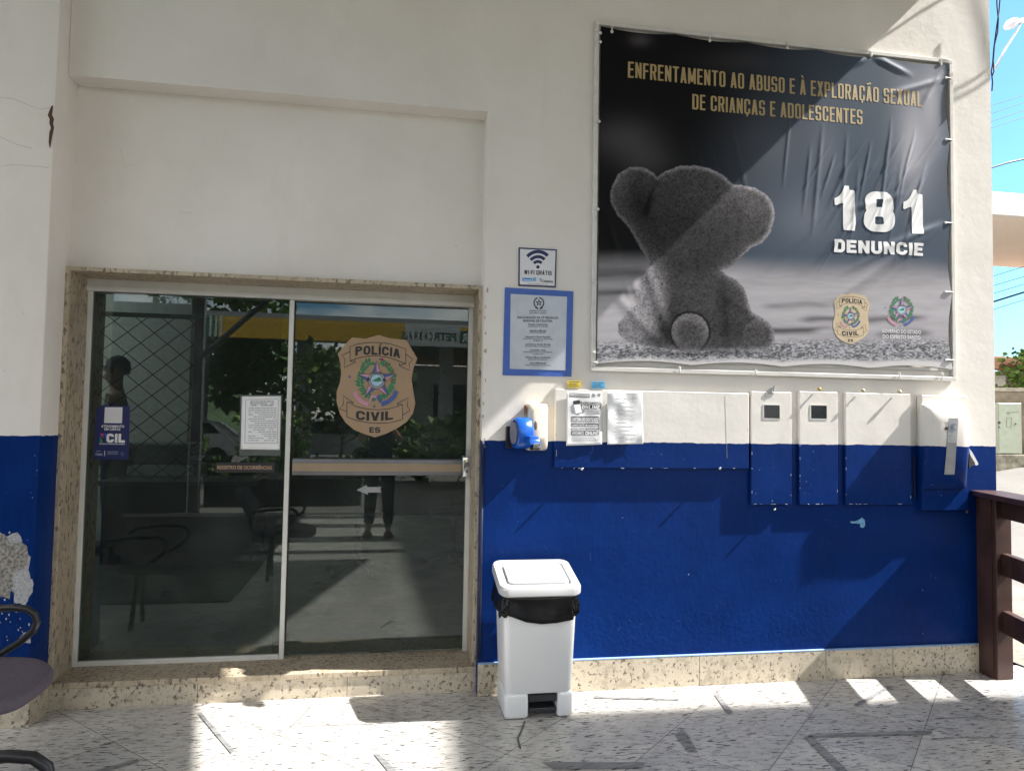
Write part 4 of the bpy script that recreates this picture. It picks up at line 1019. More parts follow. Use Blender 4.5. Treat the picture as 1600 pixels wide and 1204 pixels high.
M_VINYL.node_tree.nodes['Principled BSDF'].inputs['Sheen Tint'].default_value = (.62, .78, 1, 1)
ban = thing('awareness_banner', 'large dark vinyl banner with a teddy bear seen from behind, tied to a white frame', 'banner', (2.29, -.02, 1.78))
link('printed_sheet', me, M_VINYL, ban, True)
bsf = lambda x, z: float(banner_y(x, z))
block_text([('ENFRENTAMENTO AO ABUSO E À EXPLORAÇÃO SEXUAL', 981, 1441, 121.5, 96.5, 167)], YB-.0009, M_GOLD, ban, .37, .125, .15, .085, disp=bsf)
block_text([('DE CRIANÇAS E ADOLESCENTES', 1081.5, 1347.5, 171, 147, 195)], YB-.0009, M_GOLD, ban, .37, .125, .15, .085, disp=bsf)
block_text([('181', 1303, 1442, 359.5, 296, 366)], YB-.0019, M_WHITE, ban, .70, .26, .34, .20, disp=bsf, res=34)
block_text([('DENUNCIE', 1302.5, 1442, 394, 374, 400)], YB-.0019, M_WHITE, ban, .78, .26, .34, .12, disp=bsf, res=22)
# printed emblems at the foot of the banner
dB = 0
k_ = .46
M_PALETAN = plain('pale_gold_print', (.58, .46, .30), .5, var=.06)
em = ban
before = set(ban.children)
badge(em, lambda x: 1330+(x-588)*k_, lambda y: 497.5+(y-603)*.50, YB+dB, k=.5, mat=M_PALETAN)
crest(em, 1329.5, 493.5, .42, YB+dB-.002, True)
crest(em, 1409, 484, .56, YB+dB, True)
text_fit([('GOVERNO DO ESTADO', 1378, 1439, 519.5, 514, .01, 521.5), ('DO ESPÍRITO SANTO', 1379, 1438, 528, 522.5, .01, 530)], YB+dB, M_WHITE, ban)
drape([o for o in ban.children if o not in before], banner_y, YB)
# frame of square tube
def fr_bar(a, b, w_=.026):
    mb = MB(); A, B = Vector(a), Vector(b)
    if abs(A.x-B.x) > abs(A.z-B.z): mb.box((min(A.x, B.x), -.030, A.z-w_/2), (max(A.x, B.x), -.002, A.z+w_/2), .003, 1)
    else: mb.box((A.x-w_/2, -.030, min(A.z, B.z)), (A.x+w_/2, -.002, max(A.z, B.z)), .003, 1)
    return mb.build('frame_bar', M_TUBE, ban)
X0, X1, Z0, Z1 = 1.132, 3.442, 1.793, 3.800
fr_bar((X0-.013, 0, Z1), (X1+.013, 0, Z1)); fr_bar((X0-.013, 0, Z0), (X1+.013, 0, Z0))
fr_bar((X0, 0, Z0+.013), (X0, 0, Z1-.013)); fr_bar((X1, 0, Z0+.013), (X1, 0, Z1-.013))
mb = MB(); mb.box((X0+.013, -.016, Z0+.05), (X1-.013, -.002, Z0+.068)); mb.build('frame_bar', M_TUBE, ban)
for g in GROM:
    near = min(((abs(g.x-X0), 'l'), (abs(g.x-X1), 'r'), (abs(g.z-Z1), 't'), (abs(g.z-Z0), 'b')))[1]
    p = Vector((g.x, YB-.003, g.z))
    e = {'l': Vector((X0-.016, -.02, g.z)), 'r': Vector((X1+.016, -.02, g.z)), 't': Vector((g.x, -.02, Z1+.016)), 'b': Vector((g.x, -.02, Z0-.016))}[near]
    mb = MB(); md = (p+e)/2; md.y = YB-.004
    mb.tube([p, md, e], .0034, 6); mb.lathe((p.x, p.y-.001, p.z), [(.009, 0), (.009, .004)], 10, 'y')
    mb.build('cable_tie', plain('tie_white', (.66, .65, .62), .45), ban)

# ================================================================== BOXES UNDER THE BANNER
def box_px(name, tl, br, depth, label, cat, group=None, bev=.003):
    A, B = W(tl[0], tl[1], -depth), W(br[0], br[1], -depth)
    root = thing(name, label, cat, ((A.x+B.x)/2, -.001, B.z), group)
    mb = MB(); mb.box((A.x, -depth, B.z), (B.x, -.001, A.z), bev, 1)
    mb.build('body', M_PAINT, root)
    return root, A, B
M_GAP = plain('dark_gap', (.03, .03, .035), .8)
def knob(root, px, py, Y, mat=None, r_=.011):
    mb = MB(); p = W(px, py, Y)
    mb.lathe((p.x, p.y-.018, p.z), [(.004, -.006), (r_, -.002), (r_, .006), (.006, .010), (.006, .018)], 10, 'y')
    return mb.build('knob', mat or M_CHROME, root, True)
pn, A, B = box_px('notice_panel', (868, 607), (1170, 732), .030, 'wide painted panel under the banner with two notices on it', 'panel')
for px, py in ((908, 732), (1123, 731)): knob(pn, px, py, -.03, r_=.009)
mb = MB(); p, q = W(1133, 618, -.0302), W(1136, 716, -.0302); mb.tube([p, (p.x+.006, -.0302, (p.z+q.z)/2), q], .0008, 4)
mb.build('hairline_crack', plain('crack_line', (.35, .33, .30), .9), pn)
m1, A1_, B1_ = box_px('meter_cabinet', (1174, 611), (1237, 788), .027, 'narrow meter cabinet with a small window, next to the notice panel', 'cabinet', 'meter cabinets with windows')
m2, A2_, B2_ = box_px('meter_cabinet', (1249, 611), (1309.5, 788), .025, 'narrow meter cabinet with a small window, left of the wide blank cabinet', 'cabinet', 'meter cabinets with windows')
m3, A3_, B3_ = box_px('meter_cabinet', (1321, 613), (1424, 788), .024, 'wide blank meter cabinet without a window', 'cabinet')
M_PANE = plain('dark_pane', (.014, .018, .022), .12, var=.5, spec=.35)
for root, x0, x1, y0, y1, Y in ((m1, 1193.5, 1218, 632.5, 653.5, -.027), (m2, 1267, 1291.5, 633, 654, -.025)):
    mb = MB(); a, b = W(x0, y0, Y), W(x1, y1, Y); e = .005
    for (p, q) in (((a.x-e, b.z-e), (a.x, a.z+e)), ((b.x, b.z-e), (b.x+e, a.z+e)), ((a.x, a.z), (b.x, a.z+e)), ((a.x, b.z-e), (b.x, b.z))):
        mb.box((p[0], Y-.0022, p[1]), (q[0], Y, q[1]))
    wfm = mb.build('window_frame', plain('frame_cream', (.70, .67, .62), .5), root)
    mb = MB(); mb.box((a.x, Y-.0015, b.z), (b.x, Y, a.z)); mb.build('window_pane', M_PANE, wfm)
knob(m1, 1208, 795, -.02, r_=.008)
mb = MB(); p = W(1202, 612, -.03)
mb.prism([W(x, y, -.031) for x, y in ((1196, 614), (1203, 606), (1209, 605), (1206, 611), (1210, 616), (1202, 615), (1197, 619))], (0, .003, 0))
mb.tube([W(1209, 612, -.032), W(1210, 602, -.033)], .004, 6); mb.build('taped_latch', plain('duct_tape', (.36, .36, .35), .4, .3), m1)
knob(m2, 1278, 608, -.03, plain('brass', (.45, .30, .08), .35, .8)); knob(m3, 1346, 610, -.03, plain('yellowed_latch', (.50, .44, .28), .5)); knob(m3, 1403, 612, -.03, plain('yellowed_latch', (.5, .44, .28), .5))
# dark strip painted in for the shaded gap right of the wide cabinet
mb = MB(); a, b = W(1431, 707, -.03), W(1438, 790, -.03); mb.box((a.x+.004, -.010, b.z+.05), (a.x+.009, -.001, a.z-.02)); mb.build('gap_strip', M_GAP, m3)

def edge_chips(root, x0, x1, y0, y1, Y, n, seed):
    r_ = random.Random(seed); mb = MB()
    for i in range(n):
        e = r_.choice('bbbllr')
        cx = r_.uniform(x0, x1) if e == 'b' else (x0+.5 if e == 'l' else x1-.5)
        cy = y1-.4 if e == 'b' else r_.uniform(y0+(y1-y0)*.45, y1)
        rx, ry = (r_.uniform(.8, 4), r_.uniform(.25, .6)) if e == 'b' else (r_.uniform(.25, .5), r_.uniform(.8, 3.5))
        mb.bm.faces.new([mb.bm.verts.new(W(x, y, Y)) for x, y in blob(cx, cy, rx, ry, 9, .35, seed*40+i)])
    mb.build('chipped_edge', M_CHIP, root)
M_CHIP = plain('chip_primer', (.42, .46, .54), .8, var=.2)
edge_chips(pn, 869, 1169, 608, 731.5, -.0306, 12, 1); edge_chips(m1, 1174.5, 1236.5, 611, 787.5, -.0276, 11, 2)
edge_chips(m2, 1249.5, 1309, 611, 787.5, -.0256, 9, 3); edge_chips(m3, 1321.5, 1423.5, 613, 787.5, -.0246, 12, 4)
r5 = random.Random(12); mb = MB()
for i in range(22):
    x, y = r5.uniform(765, 1515), r5.uniform(800, 1020); a_ = r5.uniform(-.5, 3.6); ln = r5.uniform(2, 13)
    stroke(mb, [(x, y), (x+math.cos(a_)*ln*.5+r5.uniform(-1, 1), y+math.sin(a_)*ln*.5), (x+math.cos(a_)*ln, y+math.sin(a_)*ln)], r5.uniform(.3, .7), -.0004-.00001*i, .0003)
mb.build('paint_scratch', plain('scratch_blue', (.02, .06, .20), .8, var=.3, scale=30), st)
mb = MB()
for pts_ in ([(0, 152), (22, 155), (44, 164), (62, 171), (80, 168)], [(0, 260), (20, 257), (48, 259), (76, 262)], [(0, 214), (26, 226), (50, 232)]):
    stroke(mb, pts_, 1.0, -.1212, .0002)
for pts_ in ([(280, 330), (292, 333), (300, 331)], [(188, 232), (193, 258), (213, 258)], [(1380, 330), (1410, 338), (1440, 336), (1470, 346)]):
    stroke(mb, pts_, .6, (.1248 if pts_[0][0] < 755 else -.0003), .0002)
mb.build('hairline_crack', plain('hairline', (.58, .55, .50), .9), st)
# big rounded meter cover with its back plate
mc = thing('rounded_meter_cover', 'bulging rounded meter cover at the wall corner with a paper bill taped on it', 'meter box', W(1475, 796))
a, b = W(1440, 617, -.045), W(1513, 797, -.045)
mb = MB(); mb.box((a.x, -.045, b.z), (b.x, -.001, a.z), .004, 1); mb.build('back_plate', M_PAINT, mc)
# bulge profile in (y, z), swept in x
CV = .125
zt_, zm_, zb_ = W(1470, 629, -CV).z, W(1470, 690, -CV).z, W(1470, 763, -.07).z
x0_, x1_ = W(1443, 700, -.07).x, W(1516, 700, -.10).x
prof = []
for i in range(11):
    q = R(90*i/10); prof.append((-.045-(CV-.045)*math.sin(q), zt_-.11+.11*math.cos(q)))
prof += [(-CV, zm_), (-CV+.015, zm_-.10), (-.085, zb_+.012), (-.075, zb_), (-.045, zb_)]
mb = MB(); loops = []
for s_, infl, ins in ((0, .30, 0), (.015, .55, 0), (.06, .78, 0), (.14, .92, 0), (.26, 1, 0), (.5, 1.0, 0), (.74, 1.0, 0), (.88, .95, 0), (.96, .82, 0), (1, .5, 0)):
    xx = x0_+(x1_-x0_)*s_
    loops.append([(xx, -.045+(y+.045)*infl, z - (.022*(1-infl) if z > zm_ else 0)) for y, z in prof])
mb.ring(loops)
smooth_angle(mb.build('cover', M_PAINT, mc), 50)
# curled edge flap showing at the lower right
mb = MB()
for q in ([(1514, 700), (1519, 706), (1529, 724), (1527, 727), (1519, 724)],): mb.prism([W(x, y, -.07) for x, y in q], (0, .04, 0))
mb.build('side_flap', M_WHITEP, mc)
mb = MB(); mb.prism([W(x, y, -.071) for x, y in ((1515, 709), (1524, 724), (1514, 731))], (0, .04, 0)); mb.build('flap_inside', plain('flap_dark', (.05, .045, .035), .6), mc)
mb = MB(); p = W(1479, 669, -.128); mb.lathe((p.x, -.130, p.z), [(.010, 0), (.010, .02)], 12, 'y'); mb.build('lens', plain('lens_brown', (.05, .03, .02), .2), mc)
knobp = W(1509, 799, -.02); mb = MB(); mb.lathe((knobp.x, -.03, knobp.z), [(.009, 0), (.009, .012), (.005, .03)], 10, 'y'); mb.build('bolt', M_CHROME, mc)
bill = thing('taped_bill', 'long narrow grey paper bill taped down the front of the rounded meter cover', 'paper', W(1485, 741, -.13))
V = []; Fs = []; n = 16
zA = W(1485, 653, -.13).z; zB = W(1485, 741, -.13).z
for j in range(n+1):
    s = j/n; py_ = 653+(741-653)*s; xa, xb = 1482.5-(1482.5-1475.5)*max(0, s-.1)/.9, 1497-(1497-1491.5)*max(0, s-.1)/.9
    z = zA+(zB-zA)*s
    yy = -.129 if z > zm_ else -.129+(zm_-z)*.14
    for xp in (xa, (xa+xb)/2, xb):
        p = W(xp, py_, yy); V.append((p.x, yy, p.z))
for j in range(n):
    for i in range(2): q = j*3+i; Fs.append((q, q+3, q+4, q+1))
me = bpy.data.meshes.new('bill_sheet'); me.from_pydata(V, [], Fs); me.update()
bo = link('bill_sheet', me, plain('bill_paper', (.30, .31, .32), .8, var=.05), bill); sm = bo.modifiers.new('thick', 'SOLIDIFY'); sm.thickness = .0005; sm.offset = -1
mb = MB(); r4 = random.Random(2)
for py_ in (677, 679, 683, 686.5, 690, 711, 713, 716.5, 718, 728, 735, 737):
    s = (py_-653)/88; z = zA+(zB-zA)*s; yy = (-.129 if z > zm_ else -.129+(zm_-z)*.14)-.0016
    xa = 1483.5-7*max(0, s-.1)/.9; stroke(mb, [(xa+r4.uniform(0, 1.5), py_), (xa+r4.uniform(8, 11), py_+.2)], 1.0, yy, .0002)
mb.build('printed_lines', M_GREYINK, bill)
mb = MB()
for r_ in (5.2, 3.4, 1.8): stroke(mb, [(1490.5+math.cos(R(a_))*r_, 667+math.sin(R(a_))*r_) for a_ in range(-50, -311, -20)], .9, -.1312, .0002)
mb.build('utility_logo', plain('logo_slate', (.08, .12, .2), .6), bill)

# notices and cards on the panel
n1 = thing('online_booking_notice', 'printed white sheet headed AGENDAMENTO ONLINE taped at the left end of the panel', 'notice', W(912, 695, -.045))
sf1 = paper_mesh('sheet', [(885, 612), (940, 612), (940, 694), (884, 696)], -.033, M_PAPER, n1, .005, 24, seed=2, curl=.005)
YN = -.033; before = set(n1.children)
mb = MB(); stroke(mb, [(889, 616.5), (921, 617.5)], 7, YN, .0003); mb.build('header_band', plain('print_grey', (.20, .20, .21), .6), n1)
mb = MB(); stroke(mb, [(889.5, 615), (920.5, 616)], .9, YN-.0006, .0002); stroke(mb, [(889.5, 617.2), (920, 618.2)], .9, YN-.0006, .0002); mb.build('header_lines', M_WHITE, n1)
mb = MB(); mb.prism([W(x, y, YN) for x, y in blob(903, 637, 11.5, 11, 22, .06, 3)], (0, .0003, 0)); mb.prism([W(x, y, YN) for x, y in blob(927, 617.5, 3, 3.4, 10, .1, 3)], (0, .0003, 0)); mb.prism([W(x, y, YN) for x, y in blob(936, 616.5, 3, 2.4, 10, .1, 5)], (0, .0003, 0)); mb.build('picture_disc', M_GREYINK, n1)
mb = MB(); mb.prism([W(x, y, YN-.001) for x, y in ((896, 631), (906, 630), (909, 644), (899, 646))], (0, .0003, 0)); mb.build('picture_page', M_WHITE, n1)
mb = MB(); mb.prism([W(x, y, YN-.0014) for x, y in ((895, 626.5), (905.5, 624.5), (906.5, 631), (896, 632))], (0, .0003, 0)); mb.build('picture_tab', M_INK, n1)
mb = MB(); stroke(mb, [(907.5, 635.5), (938, 636)], 7, YN, .0003); mb.build('title_band', M_INK, n1)
text_fit([('AGENDAMENTO', 908, 937, 631, 627.5, .02)], YN, M_INK, n1)
block_text([('ONLINE', 909, 937, 638.6, 632.6)], YN-.001, M_WHITE, n1, .8, .25, .3, .12, res=14)
mb = MB()
for y in (642, 644, 646): stroke(mb, [(915, y), (937, y+.3)], .9, YN, .0002)
for y in (681, 684, 686.5, 689): stroke(mb, [(892+r4.uniform(0, 3), y), (934-r4.uniform(0, 6), y)], .7, YN, .0002)
mb.build('printed_lines', M_GREYINK, n1)
mb = MB()
for y, h in ((654.5, 8.5), (663.5, 5.5), (676, 6.5)): stroke(mb, [(892, y), (935, y)], h, YN, .0003)
stroke(mb, [(892, 670), (935, 670)], 3, YN, .0003)
mb.build('text_band', plain('print_charcoal', (.09, .09, .095), .6), n1)
text_fit([('CARTEIRA DE IDENTIDADE', 893, 934, 657.3, 651.7, .03), ('a partir de 01 de novembro', 893, 934, 665, 661.8, .02), ('atendimento exclusivo', 893, 934, 671.3, 668.7, .02), ('AGENDAMENTO', 893, 912, 678, 674, .02), ('ONLINE', 914, 934, 678.6, 673.5, .04)], YN-.001, M_WHITE, n1)

drape([o for o in n1.children if o not in before], sf1, YN, .15, .0006)
n2 = thing('crumpled_notice', 'crumpled faded white sheet taped beside the printed booking notice', 'notice', W(975, 694, -.045))
sf2 = paper_mesh('sheet', [(948, 613), (1003, 612), (1004, 693), (948, 694)], -.033, M_PAPER, n2, .013, 44, 6, .002); before = set(n2.children)
mb = MB()
for i in range(11):
    y = 622+i*6.2; xa = 958+r4.uniform(0, 5); stroke(mb, [(xa, y), (xa+r4.uniform(12, 34), y+.3)], 1.1, -.033, .0002)
mb.build('faint_lines', plain('very_faded_ink', (.62, .62, .63), .7), n2)
drape([o for o in n2.children if o not in before], sf2, -.033, .15, .0012, .006)
def card(mat, px0, px1, y0, y1, lab):
    c = thing('taped_card', lab, 'card', W((px0+px1)/2, y1, -.02), 'small cards standing on top of the panel')
    mb = MB(); mb.prism([W(px0, y0, -.028), W(px1, y0, -.028), W(px1, y1, -.032), W(px0, y1, -.032)], (0, .002, 0)); mb.build('card_sheet', mat, c)
    mb = MB()
    for k in range(3): stroke(mb, [(px0+2, y0+2.2+k*3), (px1-2-3*(k == 1), y0+2.2+k*3)], 1.0 if k else 1.4, -.0326, .0002)
    mb.build('card_lines', plain('card_ink', (.10, .10, .08), .6), c)
card(M_YELLOW, 886.5, 907.5, 594.5, 605.2, 'small yellow card taped on top of the panel')
card(M_CYANC, 924.5, 945, 596, 606.5, 'small blue card taped on top of the panel')

# ================================================================== DISPENSERS
sp = thing('soap_dispenser', 'aged white wall dispenser mounted behind the blue ticket dispenser', 'dispenser', W(838, 706))
def rr_loop(x0, x1, z0, z1, y, r_, n=5):
    pts = []
    for (cx, cz, a0) in ((x1-r_, z1-r_, 0), (x0+r_, z1-r_, 90), (x0+r_, z0+r_, 180), (x1-r_, z0+r_, 270)):
        for i in range(n+1):
            q = R(a0+90*i/n); pts.append((cx+r_*math.cos(q), y, cz+r_*math.sin(q)))
    return pts
a, b = W(821, 630), W(852, 703)
mb = MB()
L = [rr_loop(a.x, b.x, b.z, a.z, -.001, .018), rr_loop(a.x, b.x, b.z, a.z, -.045, .018), rr_loop(a.x+.004, b.x-.004, b.z+.01, a.z-.006, -.075, .02), rr_loop(a.x+.02, b.x-.02, b.z+.06, a.z-.03, -.088, .02)]
mb.ring(L); smooth_angle(mb.build('housing', M_BEIGE, sp), 40)
mb = MB(); p = W(837.5, 664, -.089)
mb.ring([[(p.x+math.cos(R(a_))*.009*k, y, p.z+math.sin(R(a_))*.026*k) for a_ in range(0, 360, 24)] for k, y in ((1, -.085), (1, -.090), (.6, -.091))]); mb.build('level_window', plain('amber_window', (.30, .20, .10), .2), sp, True)
mb = MB(); q0, q1 = W(829, 681, -.08), W(847, 682.5, -.08); mb.box((q0.x, -.083, q1.z-.002), (q1.x, -.06, q0.z), .001, 1); mb.build('seam', plain('seam_dark', (.10, .06, .035), .6), sp)
mb = MB(); q0, q1 = W(821, 633, -.05), W(827, 652, -.05)
mb.prism([(q0.x-.002, -.012, q0.z), (q0.x-.002, -.07, q0.z), (q0.x-.002, -.05, q1.z), (q0.x-.002, -.02, q1.z+.03)], (.003, 0, 0)); mb.build('rust_mark', plain('brown_glue', (.20, .09, .04), .8, var=.3), sp)

tk = thing('ticket_dispenser', 'blue snail shaped ticket dispenser fixed beside the doorway', 'dispenser', W(815, 708))
# snail shell: disc in the y-z plane, seen from its open left side
c = W(806, 672, -.09); x0_, x1_ = W(799, 690, -.09).x, W(826, 690, -.09).x
cy_, cz_ = -.085, W(806, 676, -.085).z; RR = .074
def snail(r_, x):
    return [(x, cy_+r_*math.cos(R(a_))*.92, cz_+r_*math.sin(R(a_))*1.15) for a_ in range(0, 360, 15)]
mb = MB(); mb.ring([snail(.045, x1_-.004), snail(RR*.92, x1_-.004), snail(RR, x1_-.012), snail(RR, x0_+.014), snail(RR*.90, x0_+.004), snail(RR*.80, x0_+.004), snail(RR*.76, x0_+.016)], True)
smooth_angle(mb.build('shell', M_BLUEP, tk), 45)
mb = MB(); mb.ring([snail(RR*.72, x0_+.004), snail(RR*.70, x0_-.002)], True); mb.build('disc_face', plain('dull_grey_blue', (.16, .17, .23), .5), tk, False)
mb = MB(); mb.box((x0_-.012, -.022, cz_-.085), (x0_+.03, -.001, cz_+.035), .002, 1)
for i in range(7): mb.box((x0_-.016, -.026, cz_-.08+i*.016), (x0_-.006, -.006, cz_-.073+i*.016))
mb.build('wall_bracket', M_BLACK, tk)
mb = MB(); s0 = W(824, 684, -.16)
mb.box((s0.x-.035, -.215, s0.z-.045), (s0.x+.03, -.150, s0.z-.012), .008, 2, Matrix.Rotation(R(-18), 3, 'X')); mb.box((s0.x-.03, -.20, s0.z-.02), (s0.x+.026, -.12, s0.z+.012), .008, 2)
smooth_angle(mb.build('ticket_mouth', M_BLUEP, tk))
mb = MB(); mb.box((s0.x-.022, -.228, s0.z-.062), (s0.x+.02, -.185, s0.z-.046), .003, 1); mb.build('ticket_lip', M_BLACK, tk)
mb = MB(); mb.prism([(s0.x-.012, -.205, s0.z-.046), (s0.x+.016, -.205, s0.z-.046), (s0.x+.016, -.226, s0.z-.026), (s0.x-.012, -.226, s0.z-.026)], (0, 0, .001)); mb.build('paper_tab', M_PAPER, tk)

tk.rotation_euler = (0, 0, R(13)); tk.location.x -= .012
# ================================================================== PEDAL BIN
bn = thing('pedal_bin', 'white plastic pedal bin with black bag folded over its rim', 'bin', (.775, -.17, 0))
def rrect(x0, x1, y0, y1, z, r_, n=5, tilt=0.0):
    pts = []
    for (cx, cy, a0) in ((x1-r_, y1-r_, 0), (x0+r_, y1-r_, 90), (x0+r_, y0+r_, 180), (x1-r_, y0+r_, 270)):
        for i in range(n+1):
            q = R(a0+90*i/n); X, Y = cx+r_*math.cos(q), cy+r_*math.sin(q)
            pts.append((X, Y, z+tilt*(Y-y0)))
    return pts
bx0_, bx1_ = .598, .955; by0, by1 = -.355, -.065
mb = MB()
mb.ring([rrect(bx0_+.012, bx1_-.012, by0+.012, by1-.01, .125, .035), rrect(bx0_+.006, bx1_-.006, by0+.006, by1-.006, .135, .035), rrect(bx0_-.012, bx1_+.012, by0-.008, by1+.008, .585, .035)])
smooth_angle(mb.build('body', M_WHITEP, bn), 40)
mb = MB()   # foot skirt with the pedal opening
mb.box((bx0_+.004, by0+.004, .003), (bx0_+.125, by1-.004, .130), .018, 3); mb.box((bx1_-.085, by0+.004, .003), (bx1_-.004, by1-.004, .130), .018, 3)
mb.box((bx0_+.10, by0+.12, .01), (bx1_-.07, by1-.01, .128))
smooth_angle(mb.build('foot', M_WHITEP, bn), 40)
mb = MB(); mb.box((bx0_+.128, by0+.012, .030), (bx1_-.088, by0+.15, .052), .004, 2); mb.box((bx0_+.128, by0+.01, .085), (bx1_-.088, by0+.118, .118))
for i in range(3): mb.box((bx0_+.15+i*.04, by0+.10, .05), (bx0_+.157+i*.04, by0+.118, .088))
mb.build('pedal', plain('pedal_grey', (.022, .023, .027), .45), bn)
# bag: wavy skirt hanging over the rim
mb = MB(); loops = []
N = 96
def rim_pt(i, grow, z):
    q = i/N; base = rrect(bx0_-.016-grow, bx1_+.016+grow, by0-.012-grow, by1+.012+grow, z, .05, 5)
    m_ = len(base); f = q*m_; k0 = int(f) % m_; k1 = (k0+1) % m_; fr_ = f-int(f)
    return Vector(base[k0]).lerp(Vector(base[k1]), fr_)
for lev in range(8):
    s = lev/7; lp = []
    for i in range(N):
        wv = mnoise.noise(Vector((i*.42, s*1.5, 2.0)))*.017*s + math.sin(i*1.9+s*2)*.0035*s + math.sin(i*.9+s*5)*.004*s + .004*mnoise.noise(Vector((i*.9, s*5, 4)))
        p = rim_pt(i, .002+.010*s*math.sin(s*2.4)+wv, 0)
        front = max(0, (-.23-p.y)/.13); mid = max(0, 1-((p.x-.80)/.185)**2)**.8
        low = .535-.012*front-.038*front*mid + .012*mnoise.noise(Vector((i*.3, 0, 7)))
        if p.x < .60: low -= .012
        z = .618+.18*(p.y-by0) - (.618+.18*(p.y-by0)-low)*s
        lp.append((p.x, p.y, z))
    loops.append(lp)
mb.ring(loops, False); bo = mb.build('bin_bag', M_BAG, bn, True); sm = bo.modifiers.new('thick', 'SOLIDIFY'); sm.thickness = .002
mb = MB()   # lid, tipped a little forward
lx0, lx1, ly0, ly1 = .562, .988, -.385, -.05; T_ = .24
lz = .612
mb.ring([rrect(lx0+.006, lx1-.006, ly0+.006, ly1-.006, lz, .05, 6, T_), rrect(lx0, lx1, ly0, ly1, lz+.006, .052, 6, T_), rrect(lx0, lx1, ly0, ly1, lz+.034, .052, 6, T_), rrect(lx0+.006, lx1-.006, ly0+.006, ly1-.006, lz+.046, .05, 6, T_),
         rrect(lx0+.018, lx1-.018, ly0+.018, ly1-.018, lz+.052, .045, 6, T_), rrect(lx0+.044, lx1-.044, ly0+.044, ly1-.040, lz+.053, .03, 6, T_), rrect(lx0+.047, lx1-.047, ly0+.047, ly1-.043, lz+.038, .03, 6, T_), rrect(lx0+.055, lx1-.055, ly0+.055, ly1-.050, lz+.038, .026, 6, T_), rrect(lx0+.057, lx1-.057, ly0+.057, ly1-.052, lz+.060, .026, 6, T_), rrect(lx0+.064, lx1-.064, ly0+.064, ly1-.058, lz+.063, .024, 6, T_)])
smooth_angle(mb.build('lid', plain('lid_plastic', (.47, .47, .475), .42, var=.01, bump=.01), bn), 30)
cd = MB(); cd.tube([F(820, 1126, .004), F(815, 1140, .004), F(809, 1152, .004), F(813, 1168, .004)], .004, 5)
tag(cd.build('loose_cord', plain('cord_grey', (.10, .095, .09), .7), loc=F(815, 1145, 0)), 'short loose grey cord lying on the floor in front of the bin', 'cord')

# ================================================================== RAILING
DIR = Vector((-.33, -1, 0)).normalized()
rl = thing('wooden_railing', 'dark brown wooden railing running out from the wall corner', 'railing', (3.66, -.08, 0))
mb = MB(); mb.box((3.602, -.15, 0), (3.712, -.001, 1.075), .004, 1); mb.box((3.594, -.125, 0), (3.602, -.04, 1.07)); mb.build('post', M_WOOD, rl)
p2 = Vector((3.66, -.08, 0)) + DIR*1.9
mb = MB(); mb.box((p2.x-.055, p2.y-.055, 0), (p2.x+.055, p2.y+.055, 1.075), .004, 1); mb.build('post', M_WOOD, rl)
def rail(z0, z1, th, ext=0):
    mb = MB(); A = Vector((3.672, -.13, 0)) if not ext else Vector((3.668, -.001, 0)); B = A + DIR*2.2
    n = Vector((-DIR.y, DIR.x, 0))*th/2
    mb.prism([A+n+Vector((0, 0, z0)), B+n+Vector((0, 0, z0)), B-n+Vector((0, 0, z0)), A-n+Vector((0, 0, z0))], (0, 0, z1-z0), .004)
    return mb
rail(1.076, 1.108, .19, 1).build('handrail', M_WOOD, rl)
for z0, z1 in ((.955, 1.074), (.615, .745), (.275, .405)): rail(z0, z1, .045).build('rail_board', M_WOOD, rl)

# ================================================================== CHAIRS
def chair_parts(root, ox, oy, face=0.0):
    """waiting chair facing +x: padded seat, padded back, looped arms and sled legs"""
    def P(x, y, z): return (ox+x, oy+y, z)
    mb = MB()
    L = []
    for (z, g) in ((.405, .06), (.41, .02), (.425, 0), (.455, 0), (.472, .015), (.480, .06), (.482, .12)):
        lp = []
        for i in range(40):
            q = 2*math.pi*i/40; ex = .62
            cx, cy = math.copysign(abs(math.cos(q))**ex, math.cos(q)), math.copysign(abs(math.sin(q))**ex, math.sin(q))
            lp.append(P((.25-g)*cx, (.255-g)*cy, z + .02*(cx > 0)*cx*cx*-1 + .01*cy*cy))
        L.append(lp)
    mb.ring(L); smooth_angle(mb.build('seat', M_FABRIC, root), 60)
    mb = MB(); L = []
    for (d, g) in ((-.05, .03), (-.03, 0), (0, 0), (.015, .04)):
        lp = []
        for i in range(36):
            q = 2*math.pi*i/36; cx, cz = math.copysign(abs(math.cos(q))**.6, math.cos(q)), math.copysign(abs(math.sin(q))**.6, math.sin(q))
            lp.append(P(-.27+d-.10*(cz+1)*.5-.03*(1-cx*cx), (.23-g)*cx, .71+(.135-g)*cz))
        L.append(lp)
    mb.ring(L); smooth_angle(mb.build('backrest', M_FABRIC, root), 60)
    for s in (-1, 1):
        mb = MB(); y = s*.27
        pts = [(-.30, .62), (-.25, .655), (-.12, .672), (.02, .675), (.075, .668), (.105, .645), (.115, .61), (.10, .575), (.05, .53), (-.02, .485), (-.06, .455), (-.07, .42)]
        mb.tube([P(x, y, z) for x, z in pts], .015, 10); mb.build('armrest', M_BLACK, root, True)
        mb = MB(); mb.tube([P(-.12, y*.3, .41), P(-.14, y*.3, .2), P(-.14, y*.45, .02)], .016, 8); mb.build('leg', M_BLACK, root, True)
    mb = MB(); mb.tube([P(-.2, 0, .42), P(-.30, 0, .45), P(-.34, 0, .62)], .02, 8); mb.build('back_stem', M_BLACK, root, True)
    mb = MB(); mb.box(P(-.26, .235, .50), P(-.17, .26, .56), .006, 2); mb.build('bracket', plain('chair_grey', (.33, .33, .34), .4, .5), root)
